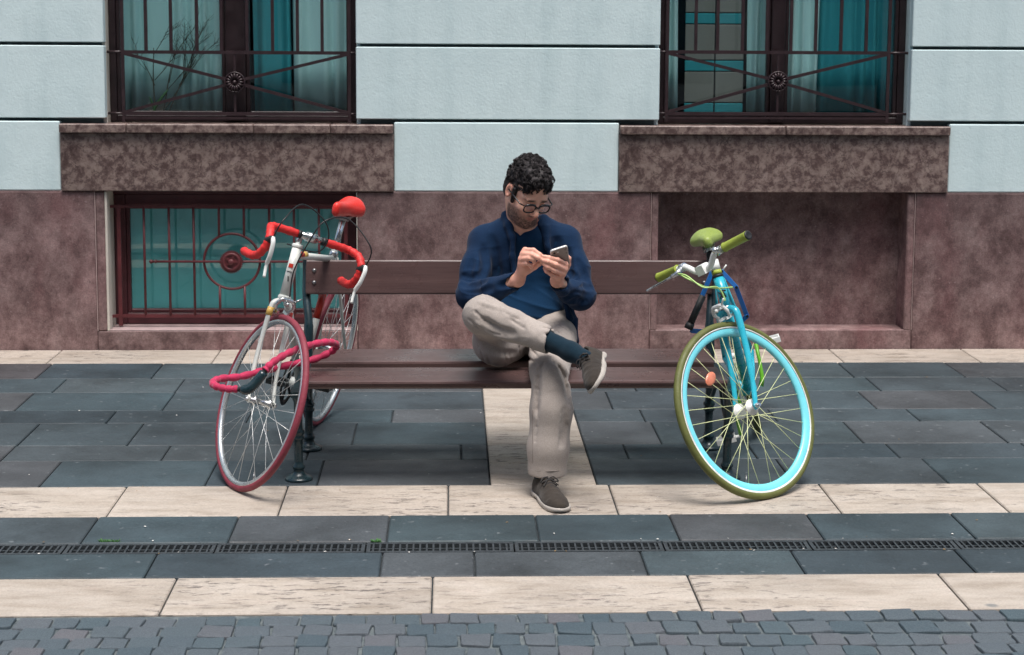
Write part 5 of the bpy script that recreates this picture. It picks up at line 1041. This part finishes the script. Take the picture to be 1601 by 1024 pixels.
# shoes: built along their own axes, then set on each foot
def make_shoe(heel, toe, up, name):
    f = Vector(toe-heel); L = f.length; f.normalize(); u = Vector(up); u = (u-f*u.dot(f)).normalized(); s_ = f.cross(u); Mx = Matrix(((f.x, s_.x, u.x), (f.y, s_.y, u.y), (f.z, s_.z, u.z))); M4 = Matrix.Translation(Vector(heel)-Vector(PO)) @ Mx.to_4x4() @ Matrix.Diagonal((L/.285, 1, 1, 1))
    # local: x heel to toe 0 .. 0.285, z up from the ground
    sc = Sculpt((-.03, -.075, -.01), (.33, .075, .16), .003)
    sl, (X, Y, Z) = sc._win(sc.lo, sc.lo+sc.n*sc.h, 0); xs = [-.004, .006, .02, .05, .08, .11, .15, .20, .235, .26, .276, .286]
    hw = np.interp(X, xs, [.010, .024, .032, .036, .036, .036, .041, .045, .042, .034, .024, .010]); tp = np.interp(X, xs, [.050, .085, .098, .104, .098, .086, .070, .055, .049, .043, .036, .026]); cyl = np.interp(X, [0, .12, .2, .29], [0, 0, .003, .001])
    hw2 = hw*np.where(Z > .045, np.interp(Z, [.045, .10], [1., .78]), 1.0); q = np.sqrt(((Y-cyl)/hw2)**2+((Z-.012)/(tp-.012))**2*np.where(Z > .012, 1, 0)); v = (q-1)*np.minimum(hw, tp-.012)*.9
    v = np.maximum(v, np.maximum(-.006-X, X-.288)); sc.d[sl] = np.minimum(sc.d[sl], v.astype(np.float32))
    for _ in range(3):                                                # ease the section changes
        for ax_ in range(3): sc.d = (np.roll(sc.d, 1, ax_)+2*sc.d+np.roll(sc.d, -1, ax_))/4
    sc.half((0, 0, .016), (0, 0, -1)); sc.half((.06, 0, .093), (-.30, 0, 1)); sc.cone((.058, 0, .084), (.055, 0, .16), .026, .032, .005, 'cut')
    sc.chain([(.130, -.050, .035), (.136, -.030, .072), (.140, 0, .078), (.136, .034, .072), (.130, .050, .035)], [.0016]*5, .003, 'cut'); sc.chain([(.085, -.040, .03), (.095, -.034, .065), (.10, -.026, .09)], [.0014]*3, .003, 'cut')
    up_o = sc.build(name, SUEDE, person, (0, 0, 0), 2, lambda P, nv: .001*vnoise(P*60)+.0016*(1-np.abs(vnoise(P*np.array([55., 12., 20.]))))**4*sm01(P[:, 0], .13, .17)); up_o.data.transform(M4)
    # sole follows the outline of the upper
    out = [(-.004, 0), (0, -.02), (.015, -.034), (.05, -.040), (.10, -.040), (.15, -.046), (.20, -.048), (.245, -.043), (.272, -.03), (.288, -.008), (.288, .012), (.272, .034), (.245, .046), (.20, .050), (.15, .046), (.10, .040), (.05, .040), (.015, .034), (0, .02)]
    out = [(p.x, p.y) for p in spline([(x, y, 0) for x, y in out], 3, True)]; b = MB(); n = len(out); vs = []
    def arch(x): return .009*math.exp(-((x-.088)/.022)**2)
    for dz, g in ((0, .97), (.003, 1.0), (.012, 1.0), (.0165, .975)):
        for x, y in out: vs.append(((x-.14)*g+.14, y*g, (arch(x) if dz < .01 else 0)+dz+(.004*max(0, (x-.22)/.07)**2 if dz < .01 else .003*max(0, (x-.22)/.07)**2)))
    b.add(vs, [(i*n+k, i*n+(k+1) % n, (i+1)*n+(k+1) % n, (i+1)*n+k) for i in range(3) for k in range(n)]+[tuple(range(n))[::-1], tuple(range(3*n, 4*n))], True); so = b.build('sole', SOLE, up_o); so.data.transform(M4)
    # laces criss-crossing the instep, with a bow
    b = MB()
    for k in range(4): x = .104+.016*k; z = .0865-.0072*k; b.tube(spline([(x, -.026, z-.012), (x+.006, 0, z+.0015), (x+.001, .026, z-.012)], 4), .0030, 6)
    for s2 in (-1, 1): b.tube(spline([(.120, 0, .083), (.122, s2*.018, .089), (.130, s2*.034, .074), (.126, s2*.022, .074), (.121, s2*.004, .082)], 4), .0022, 6); b.tube(spline([(.121, 0, .083), (.136, s2*.014, .077), (.150, s2*.028, .064)], 4), .0022, 6)
    lo = b.build('shoe_lace', LACE, up_o); lo.data.transform(M4)
    tg = MB(); tg.cbox((.086, -.02, .078), (.112, .02, .086), .003); to = tg.build('shoe_tongue', SUEDE, up_o); to.data.transform(M4 @ Matrix.Rotation(R_(18), 4, 'Y') if False else M4)
    return up_o
make_shoe(np.array([.322, -.312, .0005]), np.array([.396, -.588, .0005]), (0, 0, 1), 'shoe')
make_shoe(A(941, 561, -.40), A(934, 608, -.63), (-.84, -.16, .50), 'shoe')

# hair: a close cap with loose curls laid over it
def make_hair():
    sc = Sculpt(HC-.16, HC+.16, .003); E = lambda p, r, k=.012, op='add': sc.ell(hp(*p), (r[0]*HW, r[1], r[2]), k, op, HM)
    E((0, -.018, .040), (.077, .098, .096)); E((0, -.052, -.025), (.070, .062, .066), .03); E((0, .035, .088), (.052, .050, .036), .03)
    E((0, .120, -.012), (.098, .088, .100), .008, 'cut'); sc.half(hp(0, 0, -.078), HM @ np.array([0, .30, -1]), .01)
    for s_ in (-1, 1): E((s_*.092, -.006, -.012), (.028, .024, .040), .006, 'cut'); sc.cone(hp(s_*.074, .018, .02), hp(s_*.0715, .026, -.03), .011, .006, .008)
    def disp(P, nv):
        L = (P-HC) @ HM; top = sm01(L[:, 2], .0, .06); return (.004*(np.abs(vnoise(P*55))-.35)+.005*vnoise(P*34))*(.3+.7*top)+.0015
    o = sc.build('hair', HAIRM, person, PO, 1, disp); P = sc.P; L = (P-HC) @ HM; r = np.random.default_rng(5); cand = np.where((L[:, 2] > .012+.55*np.maximum(0, L[:, 1]-.0)) & ((L[:, 1] < .095)))[0]; b = MB(); ctr = hp(0, -.02, .03)
    for i in r.choice(cand, min(430, len(cand)), replace=False):
        p = P[i]; n = p-ctr; n /= np.linalg.norm(n); fl = HM @ np.array([.25*np.sign(L[i, 0])*min(1, abs(L[i, 0])/.04), .9 if L[i, 2] > .05 else .2, -.25 if L[i, 2] > .05 else -1.0])+r.normal(size=3)*.6; t = fl-n*(fl@n); t /= np.linalg.norm(t); w = np.cross(n, t)
        lz = float(L[i, 2]); sc_ = .4+.6*min(1, max(0, (lz-.01)/.05)); ln = r.uniform(.020, .034)*sc_; ph = r.uniform(0, 6.28); am = r.uniform(.003, .0065)*sc_; lift = r.uniform(.0035, .009)*sc_; fq = r.uniform(4.5, 7.5)
        for _ in range(8):
            o1, o2, dph = r.normal()*.0028, r.normal()*.0018, r.normal()*.45; pts = []
            for k in range(9): u = k/8; pts.append(p-n*.001+t*ln*(u-.3)+w*(am*math.sin(ph+dph+u*fq)+o1*(1-.7*u))+n*(lift*math.sin(math.pi*min(1, u*1.1))+o2)-PO)
            b.tube(pts, [.0005, .0008, .0009, .0009, .0009, .0008, .0007, .0005, .0002], 4)
    c = b.build('curl', HAIRM, o); tag(c, kind='stuff'); return o
hair = make_hair()
# spectacles
GLS = simple('black_acetate', S(18, 18, 20), .25, 0, .1, 20, 0, 60, .3)
LENS = NT('spectacle_lens'); LENS.t.nodes.remove(LENS.b); _tr = LENS.n('ShaderNodeBsdfTransparent'); _gl = LENS.n('ShaderNodeBsdfGlossy'); _gl.inputs['Roughness'].default_value = .03; _mx = LENS.n('ShaderNodeMixShader'); _mx.inputs[0].default_value = .14; LENS.l(_tr.outputs[0], _mx.inputs[1]); LENS.l(_gl.outputs[0], _mx.inputs[2]); LENS.l(_mx.outputs[0], LENS.out.inputs[0]); LENS = LENS.m
b = MB(); gy, gz = .103, -.004
def hl(x, y, z): return hp(x, y, z)-PO
for s_ in (-1, 1):
    ring = [(s_*(.034+.0265*math.copysign(abs(math.cos(a))**.75, math.cos(a))), gz+.0185*math.copysign(abs(math.sin(a))**.75, math.sin(a))) for a in np.linspace(0, 2*math.pi, 28, endpoint=False)]
    b.tube([hl(x, gy-.10*max(0, abs(x)-.02)**1.3, z) for x, z in ring], [.0046 if z > gz+.012 else .003 for x, z in ring], 6, closed=True); b.tube([hl(s_*.060, gy-.006, gz+.009), hl(s_*.077, .085, gz+.010), hl(s_*.081, .02, gz+.006), hl(s_*.082, -.012, gz+.002)], .003, 6)
b.tube([hl(-.010, gy+.001, gz+.006), hl(0, gy+.006, gz+.009), hl(.010, gy+.001, gz+.006)], .0036, 6); spec = b.build('spectacles', GLS, person)
for s_ in (-1, 1):
    lens = MB(); ring = [hl(s_*(.034+.0255*math.copysign(abs(math.cos(a))**.75, math.cos(a))), gy-.001-.10*max(0, abs(s_*(.034+.0255*math.cos(a)))-.02)**1.3, gz+.0175*math.copysign(abs(math.sin(a))**.75, math.sin(a))) for a in np.linspace(0, 2*math.pi, 28, endpoint=False)]; lens.add(ring+[hl(s_*.034, gy+.001, gz)], [(i, (i+1) % 28, 28) for i in range(28)], True); lens.build('lens', LENS, spec)

# the phone
def make_phone():
    n = Vector((.30, -.74, -.60)).normalized(); u = Vector((.95, .16, .30)); u = (u-n*u.dot(n)).normalized(); v = u.cross(n) if u.cross(n).z > 0 else -u.cross(n); w, h, t = .068, .138, .008
    top = Vector((A(861, 391, -.200)+A(886, 384, -.195))/2); c = top-v*(h/2); M = Matrix(((u.x, v.x, n.x), (u.y, v.y, n.y), (u.z, v.z, n.z)))
    out = []; r = .009
    for cx, cy, a0 in ((w/2-r, h/2-r, 0), (-w/2+r, h/2-r, 90), (-w/2+r, -h/2+r, 180), (w/2-r, -h/2+r, 270)): out += [(cx+r*math.cos(R_(a0+q)), cy+r*math.sin(R_(a0+q))) for q in (0, 30, 60, 90)]
    M4 = M.to_4x4(); e = thing('phone', 'grey and white smartphone held up in the seated man\'s hands', 'phone', c); bm_ = MB(); k = len(out); vs = []
    for z, g in ((-t/2, .985), (-t/2+.001, 1), (t/2-.0015, 1), (t/2, .975)): vs += [M @ Vector((x*g, y*g, z)) for x, y in out]
    bm_.add(vs, [(i*k+j, i*k+(j+1) % k, (i+1)*k+(j+1) % k, (i+1)*k+j) for i in range(3) for j in range(k)]+[tuple(range(k))[::-1], tuple(range(3*k, 4*k))])
    body = bm_.build('phone_body', simple('pale_phone_shell', S(206, 204, 200), .3, .3, .05, 20), e); p = MB(); p.add([M @ Vector((x*.93, y*.96, t/2+.0004)) for x, y in out], [tuple(range(k))]); p.build('back_cover', simple('grey_phone_back', S(150, 142, 136), .32, .5, .06, 20), body)
    p = MB(); p.cyl(M @ Vector((-.020, h/2-.017, t/2)), M @ Vector((-.020, h/2-.017, t/2+.0012)), .0048, 14); p.build('camera_lens', BLK, body); p = MB(); p.cyl(M @ Vector((-.006, h/2-.017, t/2)), M @ Vector((-.006, h/2-.017, t/2+.0008)), .003, 12); p.build('flash', PALE, body)
    p = MB(); p.add([M @ Vector((x*.94, y*.86, -t/2-.0003)) for x, y in out], [tuple(range(k))[::-1]]); p.build('screen', BLK, body)
make_phone()
# ---------------------------------------------------------------- locks
def m_sleeve():
    t = NT('magenta_lock_sleeve'); v = t.vec(); c = t.ramp(t.noise(14, v, 4), [(.3, S(158, 14, 62)), (.7, S(194, 30, 84))]); t.set(Base_Color=c, Roughness=.7, Sheen_Weight=.2); t.bump(t.noise(260, v, 2), .3, .002); return t.m
MAG = m_sleeve(); LKB = simple('dark_teal_lock_plastic', S(14, 40, 46), .3, 0, .15, 20, 0, 60, .2); LKBL = gloss('blue_lock_link', S(20, 92, 160), .35, .3)
lk = thing('cable_lock', 'magenta sleeved cable lock round the front wheel of the white bicycle', 'bicycle lock', A(392, 604, -.40)); lo_ = Vector(A(392, 604, -.40))
path = [A(372, 608, -.40), A(355, 608, -.40), A(338, 604, -.385), A(333, 598, -.33), A(345, 592, -.28), A(375, 589, -.22), A(410, 580, -.16), A(450, 571, -.08), A(490, 562, -.03), A(517, 550, -.01), A(526, 540, -.03), A(516, 535, -.10), A(495, 537, -.17), A(468, 545, -.25), A(445, 555, -.33), A(425, 568, -.38), A(414, 579, -.40)]
sp = spline([Vector(p)-lo_ for p in path], 12); wr_ = [.0098+.0048*abs(math.sin(i*.47))**.7 for i in range(len(sp))]
MB().tube(sp, wr_, 12).build('sleeve', MAG, lk)
b = MB(); b.tube([Vector(A(358, 608, -.40))-lo_, Vector(A(376, 609, -.405))-lo_], .0085, 12); b.tube([Vector(A(420, 573, -.39))-lo_, Vector(A(408, 588, -.405))-lo_], .0105, 12); b.build('ferrule', BLK, lk)
b = MB(); p0, p1, p2 = Vector(A(376, 609, -.41))-lo_, Vector(A(391, 607, -.415))-lo_, Vector(A(413, 582, -.40))-lo_
b.tube(spline([p0, p1, p2], 5), [.012, .014, .017, .019, .019, .019, .0185, .018, .0175, .017, .016], 12); b.build('lock_body', LKB, lk)
fl = thing('folding_lock', 'blue folding lock joining the turquoise bicycle to the bench', 'bicycle lock', A(1120, 480, .06)); fo = Vector(A(1120, 480, .06))
def link(p, q, w=.0088, t=.0045, m=LKBL):
    p, q = Vector(p), Vector(q); d = q-p; z = d.normalized(); y = Vector((0, 1, 0)); y = (y-z*y.dot(z)).normalized(); x = y.cross(z); M = Matrix(((x.x, y.x, z.x), (x.y, y.y, z.y), (x.z, y.z, z.z))); L = d.length/2+w*.6; vs = []
    out = [(-w, -L+w*.6), (-w*.6, -L), (w*.6, -L), (w, -L+w*.6), (w, L-w*.6), (w*.6, L), (-w*.6, L), (-w, L-w*.6)]; mid = (p+q)/2
    for yy, g in ((-t, .86), (-t*.6, 1), (t*.6, 1), (t, .86)): vs += [M @ Vector((a*g, yy, c-(.002 if g < 1 and c > 0 else -.002 if g < 1 else 0)))+mid-fo for a, c in out]
    n = 8; MB().add(vs, [(i*n+k, i*n+(k+1) % n, (i+1)*n+(k+1) % n, (i+1)*n+k) for i in range(3) for k in range(n)]+[tuple(range(n))[::-1], tuple(range(3*n, 4*n))]).build('link', m, fl)
K = [A(1108, 428, .02), A(1128, 424, -.03), A(1151, 449, -.06), A(1168, 494, -.02), A(1146, 514, .06), A(1112, 520, .12)]
for i, (p, q) in enumerate(zip(K[1:], K[2:])): link(np.array(p)+np.array([0, (i % 2)*.006, 0]), np.array(q)+np.array([0, (i % 2)*.006, 0]))
link(A(1114, 424, -.01), A(1098, 462, -.02)); link(A(1110, 519, .0), A(1081, 517, -.03))
b = MB(); b.tube([Vector(A(1099, 462, -.03))-fo, Vector(A(1080, 505, -.04))-fo], .0135, 14); b.tube([Vector(A(1080, 505, -.04))-fo, Vector(A(1076, 514, -.04))-fo], [.0165, .0175], 14); b.build('lock_body', BLK, fl)
rv = MB().cyl((0, -.0075, 0), (0, .0075, 0), .0055, 10).mesh('rivet', DKM)
for p in K[1:5]: place('rivet', rv, fl, Vector(p)-fo)

# ---------------------------------------------------------------- weeds, litter, plant behind the pane
GREEN = simple('weed_green', S(58, 104, 50), .6, 0, .3, 40); LEAFB = simple('dry_leaf', S(120, 96, 60), .8, 0, .3, 40); PAPER = simple('paper_scrap', S(214, 212, 206), .8)
def weed(px_, w, n, label, seed):
    c = Vector(G(px_, 846.5)); c.z = -.012; r = random.Random(seed); o = thing('weed', label, 'weed', c, group='weeds sprouting from the drain joint'); b = MB()
    for k in range(n):
        x = r.uniform(-w, w); a = r.uniform(0, 6.28); h = r.uniform(.012, .022); e = Vector((x+math.cos(a)*.012, math.sin(a)*.008, h)); p = Vector((x, r.uniform(-.003, .003), 0)); s_ = Vector((-math.sin(a), math.cos(a), .2))*.0045; m_ = p.lerp(e, .6)+Vector((0, 0, .004))
        b.add([p, m_+s_, e, m_-s_], [(0, 1, 2, 3)], True)
    lf = b.build('leaf_tuft', GREEN, o); md = lf.modifiers.new('thickness', 'SOLIDIFY'); md.thickness = .0006
    b = MB()
    for k in range(4): b.cyl((w*(-.6+.4*k), 0, -.004), (w*(-.6+.4*k)+.003, .002, .012), .0009, 5)
    b.build('stem', GREEN, o)
weed(172, .030, 46, 'small green weed in the drain joint near the left edge', 1); weed(585, .016, 22, 'tiny green weed in the drain joint left of the seated man', 2)
bits = MB(); r = random.Random(9)
for k in range(80):
    y = r.choice([r.uniform(Y_D1-.004, Y_D1+.012), r.uniform(Y_D2-.012, Y_D2+.004), r.uniform(-.2, 2.0), r.uniform(-.9, -.2)]); x = r.uniform(-2.2, 2.8); q = r.uniform(.002, .006); a = r.uniform(0, 3.1); z = .0035
    u = Vector((math.cos(a), math.sin(a), 0))*q; v = Vector((-math.sin(a), math.cos(a), 0))*q*r.uniform(.3, .8); c = Vector((x, y, z))
    bits.add([c-u-v, c+u-v*.6, c+u*.8+v, c-u*.7+v*.9, c+Vector((0, 0, .002))], [(0, 1, 4), (1, 2, 4), (2, 3, 4), (3, 0, 4), (3, 2, 1, 0)], False, r.choice([0, 0, 1]))
tag(bits.build('litter', [PAPER, LEAFB]), 'scattered pale scraps and leaf bits on the pavement and along the drain', 'litter', kind='stuff')
hpx = Vector((-1.58, YW+.245, ZS+.01)); pl = thing('houseplant', 'thin dry stemmed houseplant behind the left pane above the basement grille', 'plant', hpx); b = MB(); r = random.Random(4)
TWIG = simple('dry_twig', S(74, 66, 54), .8)
def twig(p, d, L, rad, lev):
    e = p+d*L; b.tube(spline([p, p.lerp(e, .5)+Vector((r.uniform(-.01, .01), 0, r.uniform(-.01, .01))), e], 3), [rad]*4+[rad*.6]*3, 5)
    if lev:
        for k in range(3): q = p.lerp(e, r.uniform(.35, .95)); twig(q, (d+Vector((r.uniform(-.9, .9), r.uniform(-.1, .1), r.uniform(-.3, .5)))).normalized(), L*.55, rad*.6, lev-1)
for k in range(4): twig(Vector((.02*k, 0, .02)), Vector((r.uniform(-.25, .75), 0, 1)).normalized(), .36, .0035, 3)
b.build('stem', TWIG, pl)
lfm = MB()
for x0, dx, h in ((-.02, .09, .16), (.0, -.03, .12)):
    c = spline([Vector((x0, 0, .02)), Vector((x0+dx*.3, -.004, h*.5)), Vector((x0+dx, -.008, h))], 5); vs = []
    for i, p in enumerate(c): w = .008*math.sin(math.pi*(i+.4)/(len(c)+.2)); vs += [p+Vector((-w, 0, w*.3)), p+Vector((0, -.003, 0)), p+Vector((w, 0, -w*.3))]
    lfm = MB().add(vs, [(3*i+k, 3*i+k+1, 3*i+k+4, 3*i+k+3) for i in range(len(c)-1) for k in (0, 1)], True); o = lfm.build('leaf', GREEN, pl); md = o.modifiers.new('thickness', 'SOLIDIFY'); md.thickness = .001
MB().lathe([(.03, 0), (.034, .002), (.042, .035), (.045, .037), (.045, .041), (.036, .041), (.034, .03), (0, .03)], 20).build('pot', simple('terracotta', S(150, 92, 70), .8), pl)
